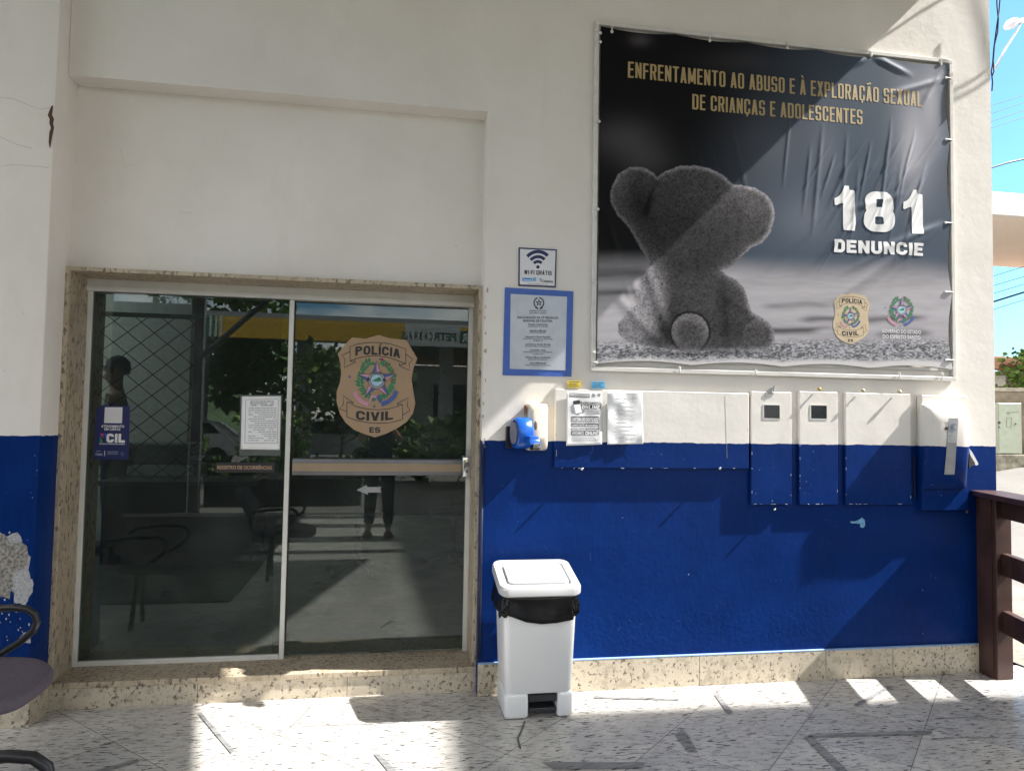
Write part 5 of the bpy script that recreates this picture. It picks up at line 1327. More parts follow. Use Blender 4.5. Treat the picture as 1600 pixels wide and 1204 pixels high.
c1 = thing('waiting_chair', 'dark waiting chair with purple grey padded seat beside the doorway', 'chair', (-1.56, -.86, 0), 'waiting chairs by the left wall')
chair_parts(c1, -1.56, -.86)
c2 = copy_tree(c1); c2.location = (-.90, -2.30, 0); c2['label'] = 'nearer waiting chair showing only its black armrest at the bottom left corner'

rm = MB(); rm.box((-4.4, -7.0, .001), (-1.22, -1.55, .014), .004, 1)  # mat added out of view to darken the reflection in the left pane
tag(rm.build('darkening_mat', plain('darkening_black', (.018, .018, .018), .85), loc=(-2.8, -4.2, 0)), 'unseen black mat added on the porch floor to darken the left pane reflection', 'mat')
# ================================================================== RIGHT-HAND STREET VIEW
M_WALLO = plain('mossy_wall', (.24, .20, .15), .9, var=.4, scale=5, bump=.5)
fwall = thing('garden_wall', 'low weathered brown wall across the street behind the green box', 'wall', (9.6, 6.2, .8))
def across(px, py, Y): return W(px, py, Y)
dirw = Vector((1, -.35, 0)).normalized()
mb = MB()
A = Vector((8.4, 6.65, 0)); B = A+dirw*9; n = Vector((-dirw.y, dirw.x, 0))*.2
zt_ = 2.08
mb.prism([A, B, B+n, A+n], (0, 0, zt_)); mb.build('masonry', M_WALLO, fwall)
mb = MB(); mb.prism([A-n*.15+Vector((0, 0, zt_)), B-n*.15+Vector((0, 0, zt_)), B+n*1.15+Vector((0, 0, zt_)), A+n*1.15+Vector((0, 0, zt_))], (0, 0, .06)); mb.build('coping', plain('stone_coping', (.36, .32, .26), .9, var=.3), fwall)
ub = thing('utility_cabinet', 'pale green metal utility cabinet on a concrete plinth across the street', 'cabinet', (9.6, 5.9, 1.0))
M_PGREEN = plain('pale_green_metal', (.33, .365, .285), .5, var=.08)
YU = 5.9
a, b = W(1559, 629, YU), W(1597.5, 709, YU)
mb = MB(); mb.box((a.x, YU, b.z), (b.x, YU+.3, a.z), .006, 1); mb.build('body', M_PGREEN, ub)
mb = MB(); mb.box((a.x+.012, YU-.006, b.z+.012), (b.x-.05, YU, a.z-.012), .002, 1); dd = mb.build('cabinet_door', M_PGREEN, ub)
mb = MB()
for px, py, r_ in ((1561.5, 660, .022), (1561.5, 667, .012), (1587, 662, .012)): p = W(px, py, YU-.01); mb.lathe((p.x, YU-.012, p.z), [(r_, 0), (r_, .01)], 10, 'y')
mb.build('handle', plain('cab_dark', (.05, .045, .04), .5), dd)
mb = MB(); stroke(mb, [(1573, 652), (1581, 652), (1580, 667), (1573, 667), (1573, 652)], .7, YU-.0075, .001); stroke(mb, [(1573, 645), (1578, 645)], 3, YU-.0075, .001); stroke(mb, [(1580, 643.5), (1593, 643.5)], .8, YU-.0075, .001); mb.build('marking', plain('faded_mark', (.20, .22, .17), .6), dd)
mb = MB(); a2, b2 = W(1554, 709.5, YU-.05), W(1606, 742, YU-.05); mb.box((a2.x-.3, YU-.05, b2.z-.5), (b2.x+.3, YU+.35, a2.z-.004), .006, 1); mb.build('plinth', plain('mossy_concrete', (.20, .185, .14), .9, var=.5, scale=9, bump=.5), ub)
# house roof behind
hs = thing('tiled_house', 'house with clay tiled roof behind the garden wall', 'house', (13.2, 8.8, 1.4))
M_TILE = plain('clay_tile', (.34, .17, .10), .85, var=.3, scale=10, bump=.3)
Yh = 8.6
p0 = W(1563, 573, Yh)
mb = MB()
zed = p0.z; xed = p0.x
nrow = 34
for i in range(nrow):
    xx = xed + i*.17
    mb.tube([(xx, Yh-.05, zed), (xx, Yh+2.6, zed+.42)], .085, 7)
mb.build('roof', M_TILE, hs)
mb = MB(); mb.box((xed+.05, Yh+.05, zed-.16), (xed+6, Yh+.12, zed-.03)); mb.build('fascia', plain('cream_fascia', (.60, .52, .42), .8), hs)
mb = MB(); mb.box((xed+.6, Yh+.5, 1.0), (xed+6, Yh+5, zed-.05)); mb.build('house_wall', plain('cream_house', (.62, .56, .46), .85), hs)
# cantilevered upper storey on the right
up = thing('overhanging_building', 'beige overhanging roof slab with white parapet against the sky at right', 'building', (13.5, 7.4, 1.2))
Yo = 6.6
pz1, pz2 = W(1552, 334, Yo).z, W(1552, 299, Yo).z
px0 = W(1540, 350, Yo).x-.35
mb = MB(); mb.box((px0, Yo+.12, pz1), (px0+7, Yo+3.5, pz1+.12), .01, 1); mb.build('soffit', plain('beige_render', (.84, .72, .61), .85, var=.04), up)
mb = MB(); mb.box((px0-.1, Yo, pz1-.01), (px0+7, Yo+.119, pz2), .01, 1); mb.build('parapet', plain('white_render', (.74, .70, .65), .85, var=.08), up)
mb = MB(); mb.box((px0+4.6, Yo+.8, .6), (px0+7, Yo+3.5, pz1)); mb.build('ground_storey', plain('beige_render', (.6, .46, .33), .85), up)

# leaves
def leaf_mat(name, c1_, c2_):
    if name in MATS: return MATS[name]
    t = NT(name); g = t.new('ShaderNodeNewGeometry')
    col = t.ramp(g.outputs['Random Per Island'], [(0, c1_), (.6, tuple((a+b)/2 for a, b in zip(c1_, c2_))), (1, c2_)])
    MATS[name] = t.done(col, .55, 0, None, .3); return MATS[name]
def crown(mb, c, rad, n, size, seed=0, clumps=9):
    r_ = random.Random(seed); cl = []
    for i in range(clumps):
        th, ph = r_.uniform(0, 6.28), math.acos(r_.uniform(-.8, 1))
        k = r_.uniform(.45, .8)
        cl.append((Vector((math.cos(th)*math.sin(ph)*k*rad[0], math.sin(th)*math.sin(ph)*k*rad[1], math.cos(ph)*k*rad[2])), r_.uniform(.32, .55)))
    for i in range(n):
        o_, s_ = r_.choice(cl)
        d_ = Vector((r_.gauss(0, 1), r_.gauss(0, 1), r_.gauss(0, 1))).normalized()*(r_.random()**.4)*s_
        p = Vector(c)+o_+Vector((d_.x*rad[0], d_.y*rad[1], d_.z*rad[2]))
        a_ = Vector((r_.gauss(0, 1), r_.gauss(0, 1), r_.gauss(0, .6))).normalized(); b_ = a_.cross(Vector((r_.gauss(0, 1), r_.gauss(0, 1), r_.gauss(0, 1)))).normalized()
        L_ = size*r_.uniform(.6, 1.3); w_ = L_*.32
        mb.quad([p, p+a_*L_*.5+b_*w_, p+a_*L_, p+a_*L_*.5-b_*w_])
def tree(base, h, rad, n, size, label, seed=0, c1_=(.09, .17, .04), c2_=(.28, .42, .11), name='tree', group=None):
    tr = thing(name, label, 'tree', base, group); r_ = random.Random(seed+40)
    mb = MB(); B_ = Vector(base); top = B_+Vector((r_.uniform(-.2, .2), r_.uniform(-.2, .2), h))
    mb.tube([B_, B_.lerp(top, .5)+Vector((.08, .05, 0)), top], [.09*h/3, .065*h/3, .03*h/3], 8)
    for i in range(6):
        s = B_.lerp(top, r_.uniform(.5, .95)); e = top+Vector((r_.uniform(-.7, .7)*rad[0], r_.uniform(-.7, .7)*rad[1], r_.uniform(-.3, .6)*rad[2]))
        mb.tube([s, s.lerp(e, .5)+Vector((0, 0, .1)), e], [.035*h/3, .022*h/3, .008], 6)
    mb.build('trunk', plain('bark', (.09, .065, .045), .9, var=.35, scale=9, bump=.5), tr)
    mb = MB(); crown(mb, top+Vector((0, 0, rad[2]*.25)), rad, n, size, seed); mb.build('crown', leaf_mat(f'leaves_{seed%3}', c1_, c2_), tr)
    return tr
tree((9.95, 7.3, 1.0), .85, (.95, .6, .55), 2600, .13, 'bright green garden tree over the wall across the street', 0, (.05, .11, .015), (.20, .30, .05))
tree((12.6, 8.0, 1.2), 1.1, (1.0, .6, .7), 900, .13, 'garden tree further along the wall, out past the roof edge', 3, (.05, .11, .015), (.20, .30, .05))

# street lamp and overhead cables seen against the sky
Yl = 7.2
lp_ = thing('street_lamp', 'pale street lamp on a sloping arm against the sky at top right', 'street lamp', (12.6, Yl, 1.0))
h0, h1 = W(1578, 38, Yl), W(1592, 34, Yl)
pole_x = W(1640, 40, Yl).x
mb = MB(); mb.tube([(pole_x+1.6, Yl, 1.2), (pole_x+1.6, Yl, W(1640, 0, Yl).z+1.2)], [.12, .08], 10); mb.build('pole', plain('pole_concrete', (.42, .40, .38), .85), lp_, True)
mb = MB(); mb.tube([W(1554, 108, Yl), W(1570, 78, Yl), W(1588, 50, Yl), W(1598, 32, Yl), (pole_x+1.6, Yl, W(1640, 10, Yl).z)], .022, 8); mb.build('arm', plain('lamp_arm', (.55, .53, .55), .4, .4), lp_, True)
mb = MB(); L = []
dl = (h1-h0).normalized()
for s, r_ in ((-.10, .03), (-.06, .085), (.02, .10), (.10, .09), (.16, .05), (.34, .045), (.5, .03)):
    c_ = h0+dl*s; L.append([(c_.x+math.sin(R(q))*.0*r_, c_.y+math.cos(R(q))*r_, c_.z+math.sin(R(q))*r_) for q in range(0, 360, 30)])
mb.ring(L); mb.build('lamp_head', plain('lamp_pale', (.70, .66, .72), .35), lp_, True)
def cable(pts, r_, label, Ys, sag=0):
    P_ = [W(x, y, Y) for (x, y), Y in zip(pts, Ys)]
    out = []
    for a_, b_ in zip(P_, P_[1:]):
        for i in range(6): out.append(a_.lerp(b_, i/6))
    out.append(P_[-1])
    mb = MB(); mb.tube(out, r_, 6); return tag(mb.build('overhead_cable', M_CABLE, loc=P_[0]), label, 'cable', 'overhead cables at right')
cable([(1549, 262), (1575, 254), (1640, 240)], .012, 'single thick cable running to the wall edge above the parapet', (4, 4, 4))
for i, (y0, y1) in enumerate(((165, 150), (178, 160), (190, 172), (200, 184))):
    cable([(1549, y0), (1640, y1-14)], .006, ['faint uppermost cable of the four in front of blue sky', 'second of the four thin cables in front of blue sky', 'third of the four thin cables in front of blue sky', 'lowest of the four thin cables in front of blue sky'][i], (9, 9))
for i, (y0, y1) in enumerate(((432, 418), (447, 434), (459, 446), (472, 458), (484, 470))):
    cable([(1550, y0), (1640, y1-14)], .006 if i != 3 else .02, ['topmost cable under the beige overhang', 'second cable under the beige overhang', 'third cable under the beige overhang', 'thick black cable under the beige overhang', 'lowest thin cable under the beige overhang'][i], (9, 9))
# two loose loops hanging along the wall corner
for i, pts in enumerate(([(1564, -20), (1561, 18), (1557, 45), (1553, 75), (1551, 100), (1549, 112), (1551, 128), (1550, 142)], [(1557, -20), (1558, 12), (1560, 30), (1559, 50), (1554, 70), (1552, 95), (1553, 112), (1550, 120)])):
    P_ = [W(x, y, -.06-.02*i) for x, y in pts]
    mb = MB(); mb.tube(P_, .0042, 6); tag(mb.build('dangling_wire', M_CABLE, loc=P_[-1]), ['outer looping wire hanging beside the wall corner at top right', 'inner twisted wire hanging beside the wall corner at top right'][i], 'wire', 'wires at the wall corner')
# wires on stand-offs whose shadows fall across the wall beside the banner
for i, (a_, b_, off) in enumerate((((1350, 75), (1515, -30), .12), ((1440, 160), (1550, 105), .14), ((1440, 172), (1550, 122), .145))):
    dx = off/.15
    A_, B_ = W(*a_), W(*b_)
    A_ += Vector((1.03*dx, -off, dx)); B_ += Vector((1.03*dx, -off, dx))
    md = (A_+B_)/2-Vector((0, 0, .03 if i else 0))
    mb = MB(); mb.tube([A_, A_.lerp(md, .5)-Vector((0, 0, .008)), md, md.lerp(B_, .5)-Vector((0, 0, .008)), B_, B_+Vector((.8, -.15, 1.9))], .006, 6)
    tag(mb.build('service_cable', M_CABLE, loc=A_), ['highest service cable above the banner, out of frame', 'middle service cable above the banner, out of frame', 'lowest service cable above the banner, out of frame'][i], 'cable')

# ================================================================== OUT OF FRAME: block added to shade the porch, things mirrored in the glass
NBH = 11.0
nb = thing('shade_block', 'tall pale block out of frame to the right, added as caster of the porch shade', 'building', (16, -8, 0))
cxn, cyn = .30+1.03*NBH, -.26-.15*NBH
mb = MB(); mb.prism([(cxn, cyn, 0), (cxn+14, cyn-.5, 0), (cxn+12, cyn-13, 0), (cxn-.6, cyn-12.5, 0)], (0, 0, NBH)); mb.build('wall', plain('pale_render', (.60, .57, .52), .9), nb)  # form made up for the unseen caster of the porch floor shade
for fl in range(3):
    for k in range(4):
        xx = cxn+1.6+k*3; z0 = 1.2+fl*3.3; yy = cyn-.5*(xx-cxn)/14
        mb = MB(); mb.box((xx, yy+.02, z0), (xx+1.3, yy+.08, z0+1.3)); mb.build('window', M_PANE, nb)

# fuel station forecourt mirrored in the door
gs = thing('fuel_station_canopy', 'fuel station canopy with yellow fascia mirrored in the door glass', 'canopy', (-2, -16, 0))
M_FY = plain('fascia_yellow', (.85, .50, .03), .4, var=.05); M_FG = plain('fascia_green', (.02, .22, .09), .4)
YF = -14.5
mb = MB(); mb.box((-4.3, YF-.2, 3.45), (.35, YF, 3.98)); mb.build('yellow_fascia', M_FY, gs)
mb = MB(); mb.box((-9, YF-.2, 3.45), (-4.3, YF, 3.98)); mb.build('green_fascia', M_FG, gs)
mb = MB()
for i in range(6): mb.box((-4.9+i*.13, YF, 3.46), (-4.85+i*.13, YF+.02, 3.97)); mb.box((.42+i*.13, YF, 3.46), (.47+i*.13, YF+.02, 3.97))
mb.build('fascia_stripe', M_WHITE, gs)
mb = MB(); mb.box((.35, YF-.2, 3.40), (4.2, YF, 3.98)); mb.build('white_fascia', M_SIGNW, gs)
mb = MB(); mb.box((-9, YF-6, 3.98), (4.2, YF, 4.1)); mb.build('canopy_roof', plain('canopy_grey', (.45, .45, .45), .7), gs)
for xx in (-5.2, -2.4, 1.6):
    mb = MB(); mb.box((xx-.2, YF-2.2, -.03), (xx+.2, YF-1.8, 3.98)); mb.build('column', plain('column_grey', (.35, .36, .39), .6), gs)
# lettering facing the porch (reads right way round from the porch)
co, fc = text_mesh('PETROBRAS', .03)
x0 = co[:, 0].min(); x1 = co[:, 0].max()
V = [(1.70-(c_[0]-x0)/(x1-x0)*1.45, YF+.012, 3.55+c_[1]*.30) for c_ in co]
me = bpy.data.meshes.new('lettering'); me.from_pydata(V, [], fc); me.update(); link('lettering', me, plain('sign_green', (.01, .10, .05), .5), gs)
mb = MB(); mb.box((1.80, YF, 3.50), (2.22, YF+.01, 3.82)); mb.build('logo_panel', plain('sign_green', (.01, .1, .05), .5), gs)
mb = MB(); mb.box((1.80, YF, 3.84), (2.22, YF+.01, 3.92)); mb.build('logo_stripe', M_FY, gs)
co, fc = text_mesh('BR', .05); x0 = co[:, 0].min(); x1 = co[:, 0].max()
V = [(2.18-(c_[0]-x0)/(x1-x0)*.34, YF+.014, 3.55+c_[1]*.30) for c_ in co]
me = bpy.data.meshes.new('lettering'); me.from_pydata(V, [], fc); me.update(); link('lettering', me, M_WHITE, gs)
ew = thing('porch_end_wall', 'short wall at the far end of the porch, darkened to dim its mirror image at the left of the glass', 'wall', (-4.5, -7.4, 0))
mb = MB(); mb.box((-6.2, -7.55, -.03), (-3.08, -7.38, 3.12)); mb.build('masonry', plain('darkened_render', (.055, .06, .06), .9, var=.2), ew)  # wall coloured dark so that its reflection stays dim
mb = MB(); mb.box((-6.2, -7.56, 3.12), (-3.04, -7.36, 3.22)); mb.build('coping', M_BEAM, ew)
pb = thing('planter', 'long dark planter with low plants, added at the porch edge to darken the mirror image behind the chairs', 'planter', (-1.75, -8.3, 0))
mb = MB(); mb.box((-3.0, -8.5, -.03), (-.45, -8.1, .42), .01, 1); mb.build('box', plain('dark_planter', (.045, .04, .038), .85, var=.25), pb)  # box placed to darken the mirrored strip of ground behind the chairs
mb = MB()
for k_i in range(5): crown(mb, (-2.75+k_i*.52, -8.3, .58), (.36, .22, .22), 260, .11, 60+k_i, 6)
mb.build('plants', leaf_mat('leaves_low', (.02, .05, .012), (.09, .16, .04)), pb)
# far house and hill
hh = thing('far_house', 'plain grey house behind the forecourt, mirrored at the right of the door', 'house', (2.6, -20, 0))
mb = MB(); mb.box((.6, -24, 0), (7, -19, 3.2)); mb.build('house_wall', plain('grey_house', (.42, .43, .42), .85), hh)
mb = MB(); mb.prism([(.3, -18.7, 3.2), (7.3, -18.7, 3.2), (7.3, -21.5, 4.5), (.3, -21.5, 4.5)], (0, 0, .12)); mb.build('roof', M_TILE, hh)
mb = MB(); mb.box((1.4, -19.02, 1.2), (2.9, -18.97, 2.6)); mb.build('window', M_PANE, hh)
tree((-1.2, -12.2, 0), 1.5, (1.5, 1.0, 1.5), 2600, .22, 'leafy bush left of the badge in the mirrored forecourt', 6, name='tree', group='trees across the road')
tree((-3.6, -18.5, 0), 2.4, (2.4, 1.4, 1.9), 2400, .28, 'tall dark tree behind the yellow fascia', 9, name='tree', group='trees across the road')
tree((1.5, -11.6, 0), .7, (.8, .7, .9), 900, .30, 'low bright bush right of the badge in the mirrored forecourt', 12, name='tree', group='trees across the road')
for i, (x_b, y_b, h_b) in enumerate(((-6.2, -13.2, .7), (-4.7, -12.6, .5), (-2.9, -12.9, .8), (.3, -12.8, .45), (3.0, -12.4, .6))):
    tree((x_b, y_b, 0), h_b, (.95, .6, .75), 900, .2, ['leftmost hedge bush along the forecourt kerb', 'second hedge bush along the forecourt kerb', 'third hedge bush along the forecourt kerb', 'fourth hedge bush along the forecourt kerb', 'rightmost hedge bush along the forecourt kerb'][i], 20+i, (.09, .17, .04), (.30, .44, .11), 'bush', 'bushes along the forecourt kerb')
tree((-6.8, -24, 0), 4.4, (4.0, 2.5, 2.8), 2800, .4, 'large tree on the slope beyond the forecourt', 15, name='tree', group='trees across the road')
mb = MB(); n_ = 24
G = [[mb.bm.verts.new((-70+140*i/n_, -42-10*j, -.5+((4+9*mnoise.noise(Vector((i*.35, j*.5, 3)))+j*3.2)*max(.05, min(1, (10-i)/5))) if j else -.5)) for j in range(6)] for i in range(n_+1)]
for i in range(n_):
    for j in range(5): mb.bm.faces.new((G[i][j], G[i+1][j], G[i+1][j+1], G[i][j+1]))
tag(mb.build('hills', plain('hill_green', (.05, .09, .03), .9, var=.5, scale=.6, bump=.5)), kind='structure')
# parked cars mirrored in the glass
def car(x, y, rz, mat, label):
    c_ = thing('parked_car', label, 'car', (x, y, 0), 'parked cars across the road')
    def X(px, py, pz): v = Matrix.Rotation(rz, 3, 'Z') @ Vector((px, py, pz)); return (x+v.x, y+v.y, v.z-.02)
    side = [(-2.0, .35), (-2.05, .62), (-1.9, .86), (-1.15, .98), (-.55, 1.38), (.55, 1.42), (1.25, 1.30), (1.75, .95), (1.95, .88), (2.0, .4)]
    mb = MB(); loops = []
    for yy, k in ((-.82, .92), (-.72, 1.0), (.72, 1.0), (.82, .92)):
        loops.append([X(a_*(.985 if k < 1 else 1), yy, .35+(b_-.35)*(k if b_ < 1 else (.96 if k < 1 else 1))) for a_, b_ in side])
    mb.ring(loops); smooth_angle(mb.build('body', mat, c_), 35)
    for s in (-1, 1):
        mb = MB(); q = [(-1.0, 1.0), (-.5, 1.33), (.5, 1.36), (1.1, 1.27), (1.35, 1.0)]
        mb.prism([X(a_, s*.80, b_) for a_, b_ in q], Vector(X(0, s*.03, 0))-Vector(X(0, 0, 0))); mb.build('window', M_PANE, c_)
        for wx in (-1.25, 1.25):
            mb = MB(); p_ = X(wx, s*.76, .32); ax = Matrix.Rotation(rz, 3, 'Z')
            L = []
            for hgt, r_ in ((-.09, .24), (-.09, .31), (.09, .31), (.09, .24)):
                L.append([tuple(Vector(p_)+ax @ Vector((math.cos(R(q_))*r_, hgt, math.sin(R(q_))*r_))) for q_ in range(0, 360, 20)])
            mb.ring(L); mb.build('wheel', M_BLACK, c_)
car(-1.9, -18.3, R(8), plain('silver_paint', (.55, .56, .58), .2, .3, var=.02, bump=.01), 'silver hatchback parked in front of the leafy bush, mirrored in the glass')
car(-6.0, -17.0, R(-6), plain('white_car_paint', (.75, .75, .75), .2, var=.02, bump=.01), 'white hatchback parked further left, mirrored in the glass')

# interior furniture
cp = thing('office_copier', 'white office copier standing indoors against the partition', 'copier', (-2.7, 4.3, .13))
mb = MB(); mb.box((-2.85, 4.25, .13), (-2.05, 4.85, .95), .01, 1); mb.build('body', plain('copier_grey', (.52, .54, .53), .5), cp)
mb = MB(); mb.box((-2.8, 4.25, .96), (-2.1, 4.85, 1.18), .02, 2); mb.build('scanner_lid', plain('copier_dark', (.16, .17, .18), .5), cp)
mb = MB(); mb.box((-2.15, 4.3, 1.0), (-1.95, 4.6, 1.05), .005, 1); mb.build('paper_tray', M_WHITEP, cp)
dk = thing('reception_desk', 'dark reception desk indoors behind the left glass pane', 'desk', (-1.5, 3.3, .13))
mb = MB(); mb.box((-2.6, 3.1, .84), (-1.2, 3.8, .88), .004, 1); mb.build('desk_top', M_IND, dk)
mb = MB(); mb.box((-2.55, 3.15, .13), (-1.25, 3.2, .84)); mb.build('front_panel', plain('desk_dark', (.015, .015, .017), .5), dk)
mb = MB(); mb.box((-1.27, 3.2, .13), (-1.22, 3.75, .84)); mb.build('side_panel', plain('desk_dark', (.015, .015, .017), .5), dk)
def office_chair(x, y, lab):
    r_ = thing('office_chair', lab, 'chair', (x, y, .13), 'office chairs inside')
    mb = MB(); mb.lathe((x, y, .58), [(.20, 0), (.24, .02), (.24, .06), (.20, .08)], 18); mb.build('seat', M_BLACK, r_, True)
    mb = MB(); mb.ring([[(x+math.cos(R(q))*.22, y+.22+d_, .95+math.sin(R(q))*.24) for q in range(0, 360, 18)] for d_ in (0, .05)]); mb.build('backrest', M_BLACK, r_)
    mb = MB(); mb.tube([(x, y, .2), (x, y, .58)], .03, 8); mb.tube([(x, y+.15, .62), (x, y+.26, .8)], .02, 6); mb.build('stem', M_BLACK, r_)
    for k in range(5):
        q = R(72*k+10); mb = MB(); mb.tube([(x, y, .24), (x+math.cos(q)*.28, y+math.sin(q)*.28, .18)], .018, 6); mb.lathe((x+math.cos(q)*.28, y+math.sin(q)*.28, .132), [(.02, 0), (.028, .02), (.02, .045)], 8); mb.build('base_spoke', M_BLACK, r_)
office_chair(-.25, 2.6, 'black office chair indoors behind the left half of the push bar')
office_chair(.62, 2.9, 'black office chair indoors behind the right half of the push bar')

# ------------------------------------------------------------------ people
def skin_mesh(name, joints, edges, mat, parent, root_i=0, sub=2):
    """joints: (x, y, z, rx[, ry]) in world space, relative to the parent's base afterwards"""
    bm = bmesh.new(); lay_ = bm.verts.layers.skin.verify(); vs = []
    for j in joints:
        v = bm.verts.new(j[:3]); rx = j[3]; ry = j[4] if len(j) > 4 else rx
        v[lay_].radius = (rx, ry); vs.append(v)
    for a_, b_ in edges: bm.edges.new((vs[a_], vs[b_]))
    vs[root_i][lay_].use_root = True
    me = bpy.data.meshes.new(name); bm.to_mesh(me); bm.free()
    o_ = link(name, me, mat, parent)
    k1 = o_.modifiers.new('skin', 'SKIN'); k1.use_smooth_shade = True; k1.branch_smoothing = .4
    k2 = o_.modifiers.new('subd', 'SUBSURF'); k2.levels = sub; k2.render_levels = sub
    return o_
M_SKIN = plain('skin', (.34, .19, .12), .5, var=.08)
def person(loc, rz, h, label, arms, shirt, trousers, cap=None, sandals=False):
    root = thing('person', label, 'person', loc)
    k = h/1.75; Rm = Matrix.Rotation(rz, 3, 'Z')
    def P(x, y, z, *r_): v = Rm @ Vector((x*k, y*k, z*k)); return (loc[0]+v.x, loc[1]+v.y, loc[2]+v.z)+tuple(q*k for q in r_)
    # local frame: person faces -y, x to their right-hand side as seen from behind
    (e1, h1), (e2, h2) = arms
    J = [P(0, .01, .94, .15, .11), P(0, .0, 1.10, .135, .10), P(0, .0, 1.28, .16, .115), P(0, .01, 1.42, .13, .085), P(0, .0, 1.50, .055), P(0, -.015, 1.57, .062, .07), P(0, -.02, 1.65, .078, .095), P(0, -.01, 1.72, .06, .075),
         P(-.17, .01, 1.40, .06), P(*e1, .045), P(*h1, .035), P(.17, .01, 1.40, .06), P(*e2, .045), P(*h2, .035),
         P(-.10, .01, .86, .092), P(-.11, -.01, .49, .06), P(-.12, .03, .10, .042), P(.10, .01, .86, .092), P(.11, -.01, .49, .06), P(.13, .03, .10, .042),
         P(-.13, -.10, .035, .040, .03), P(.15, -.10, .035, .040, .03), P(0, -.115, 1.60, .018)]
    E_ = [(0, 1), (1, 2), (2, 3), (3, 4), (4, 5), (5, 6), (6, 7), (3, 8), (8, 9), (9, 10), (3, 11), (11, 12), (12, 13), (0, 14), (14, 15), (15, 16), (0, 17), (17, 18), (18, 19), (16, 20), (19, 21), (5, 22)]
    # fingers
    for hi, (e_, hh_) in ((10, (e1, h1)), (13, (e2, h2))):
        d_ = (Vector(hh_)-Vector(e_)).normalized(); sd_ = d_.cross(Vector((0, 0, 1))).normalized() if abs(d_.z) < .9 else Vector((1, 0, 0))
        palm = Vector(hh_)+d_*.07; J.append(P(*palm, .03, .02)); pi_ = len(J)-1; E_.append((hi, pi_))
        for f_ in range(4):
            b_ = palm+sd_*((f_-1.5)*.018)+d_*.03; ln = (.055, .07, .065, .05)[f_]
            m_ = b_+d_*ln*.6+Vector((0, 0, -.008)); t_ = b_+d_*ln+Vector((0, 0, -.025))
            i0 = len(J); J += [P(*b_, .010), P(*m_, .009), P(*t_, .008)]; E_ += [(pi_, i0), (i0, i0+1), (i0+1, i0+2)]
        b_ = Vector(hh_)+d_*.04+sd_*.035; i0 = len(J); J += [P(*b_, .011), P(*(b_+d_*.04+sd_*.015), .009)]; E_ += [(hi, i0), (i0, i0+1)]
    skin_mesh('body', J, E_, M_SKIN, root)
    g = .016
    mid1 = tuple((Vector(e1)+Vector((-.17, .01, 1.40)))/2*1.0); mid2 = tuple((Vector(e2)+Vector((.17, .01, 1.40)))/2)
    JS = [P(0, .01, .90, .175, .135), P(0, 0, 1.10, .16, .125), P(0, 0, 1.28, .18, .135), P(0, .01, 1.42, .14, .10), P(-.18, .01, 1.40, .085), P(*mid1, .07), P(.18, .01, 1.40, .085), P(*mid2, .07)]
    skin_mesh('shirt', JS, [(0, 1), (1, 2), (2, 3), (3, 4), (4, 5), (3, 6), (6, 7)], shirt, root)
    JT = [P(0, .01, .96, .155, .12), P(-.10, .01, .84, .112), P(-.11, -.005, .49, .085), P(-.12, .03, .13, .068), P(.10, .01, .84, .112), P(.11, -.005, .49, .085), P(.13, .03, .13, .068)]
    skin_mesh('trousers', JT, [(0, 1), (1, 2), (2, 3), (0, 4), (4, 5), (5, 6)], trousers, root)
    for s in (-1, 1):
        mb = MB(); fx = -.125 if s < 0 else .14
        lp0 = []
        for z, kk in ((.0, 1), (.022, 1)):
            lp0.append([P(fx+math.cos(R(q))*.05*kk, -.06+math.sin(R(q))*.14*kk, z) for q in range(0, 360, 20)])
        if not sandals:
            lp0 += [[P(fx+math.cos(R(q))*.048, -.055+math.sin(R(q))*.13, .06) for q in range(0, 360, 20)], [P(fx+math.cos(R(q))*.036, .0+math.sin(R(q))*.075, .10) for q in range(0, 360, 20)]]
        mb.ring(lp0); sh = mb.build('shoe' if not sandals else 'sandal', plain('shoe_dark', (.03, .025, .022), .5) if not sandals else plain('sandal_brown', (.10, .05, .03), .6), root)
        if not sandals:
            mb = MB(); mb.ring([[P(fx+math.cos(R(q))*.053, -.06+math.sin(R(q))*.145, z) for q in range(0, 360, 20)] for z in (.002, .02)]); mb.build('sole', plain('sole_orange', (.30, .13, .06), .6), sh)
        else:
            for yy in (-.10, -.03): 
                mb = MB(); mb.tube([P(fx+math.cos(R(q))*.052, yy, .01+math.sin(R(q))*.065) for q in range(0, 181, 20)], .010*k, 6); mb.build('strap', plain('sandal_strap', (.16, .08, .05), .6), sh)
            for t_ in range(5):
                pass
    mb = MB(); L = []
    hm = cap or plain('dark_hair', (.02, .015, .012), .6)
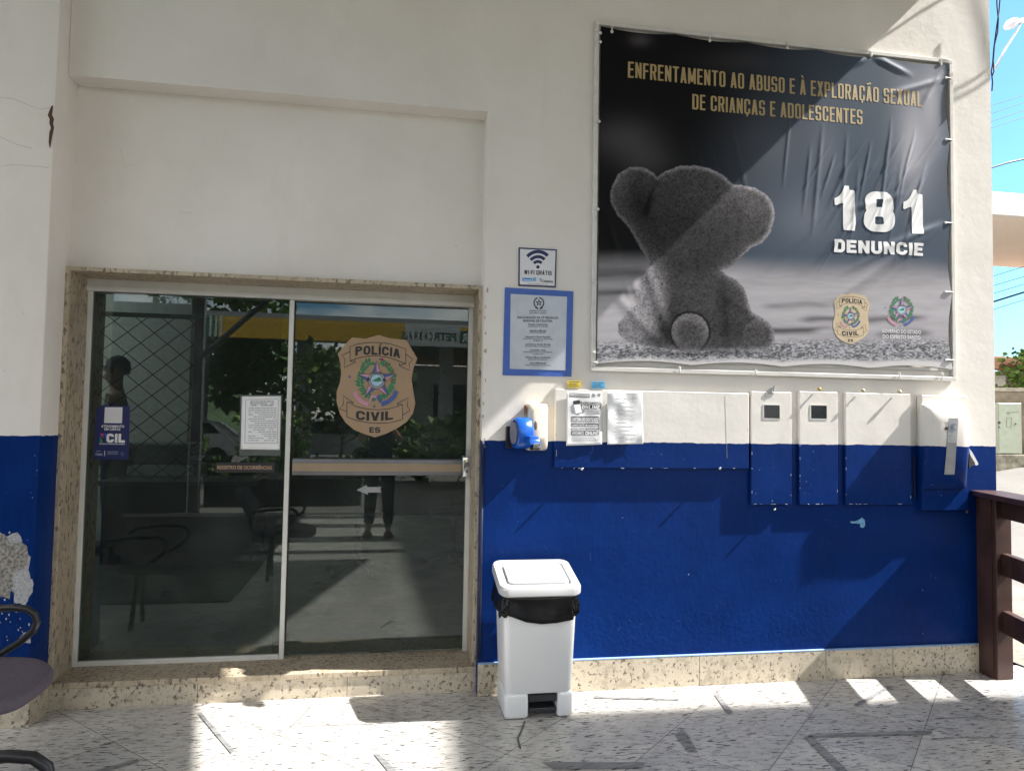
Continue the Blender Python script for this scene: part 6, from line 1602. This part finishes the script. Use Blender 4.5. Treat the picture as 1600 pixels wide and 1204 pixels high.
    for z, r1, r2_ in ((1.62, .088, .10), (1.68, .094, .108), (1.735, .085, .10), (1.775, .05, .06), (1.79, .015, .02)):
        L.append([P(math.cos(R(q))*r1, .005+math.sin(R(q))*r2_, z + (.05 if (cap is None and z < 1.65 and math.sin(R(q)) < -.3) else 0)) for q in range(0, 360, 20)])
    mb.ring(L); hr = mb.build('cap' if cap else 'hair', hm, root, True)
    if cap:
        mb = MB(); mb.ring([[P(math.cos(R(q))*.075, -.12+math.sin(R(q))*.075, z) for q in range(0, 360, 20)] for z in (1.675, 1.685)]); mb.build('cap_brim', hm, hr)
    # eyes and ears
    for s in (-1, 1):
        mb = MB(); mb.ring([[P(s*.032+math.cos(R(q))*.011, -.098-d_, 1.65+math.sin(R(q))*.006) for q in range(0, 360, 30)] for d_ in (0, .006)]); mb.build('eye', M_INK, root)
        mb = MB(); mb.ring([[P(s*(.085+d_), .0+math.cos(R(q))*.018, 1.64+math.sin(R(q))*.032) for q in range(0, 360, 30)] for d_ in (-.01, .012)]); mb.build('ear', M_SKIN, root)
    return root
# officer indoors, side on, looking left
person((-2.70, 3.82, .13), R(-78), 1.90, 'man indoors in a cap and grey polo shirt standing sideways behind the left pane',
       (((-.22, .05, 1.12), (-.20, -.14, .98)), ((.22, .04, 1.13), (.20, -.16, 1.02))), plain('grey_polo', (.22, .25, .27), .8), plain('dark_trousers', (.012, .012, .015), .8), plain('cap_navy', (.03, .035, .06), .8))
# the photographer, mirrored in the glass (faces +y)
person((-.10, -4.66, 0), R(180), 1.72, 'photographer in dark trousers and sandals standing on the porch, mirrored in the glass',
       (((-.26, -.12, 1.22), (-.09, -.42, 1.46)), ((.26, -.12, 1.22), (.09, -.42, 1.46))), plain('teal_shirt', (.06, .09, .10), .8), plain('dark_jeans', (.022, .028, .036), .85), None, True)
ph = thing('phone', 'dark phone held up by the photographer just behind the lens', 'phone', (0, -4.03, 1.5))
mb = MB(); mb.box((-.08, -4.035, 1.455), (.08, -4.026, 1.53), .003, 2); mb.build('phone_body', M_BLACK, ph)

for o in list(COL.objects):
    if o.type == 'MESH' and o.parent is None and 'label' not in o and 'kind' not in o: print('UNTAGGED', o.name)
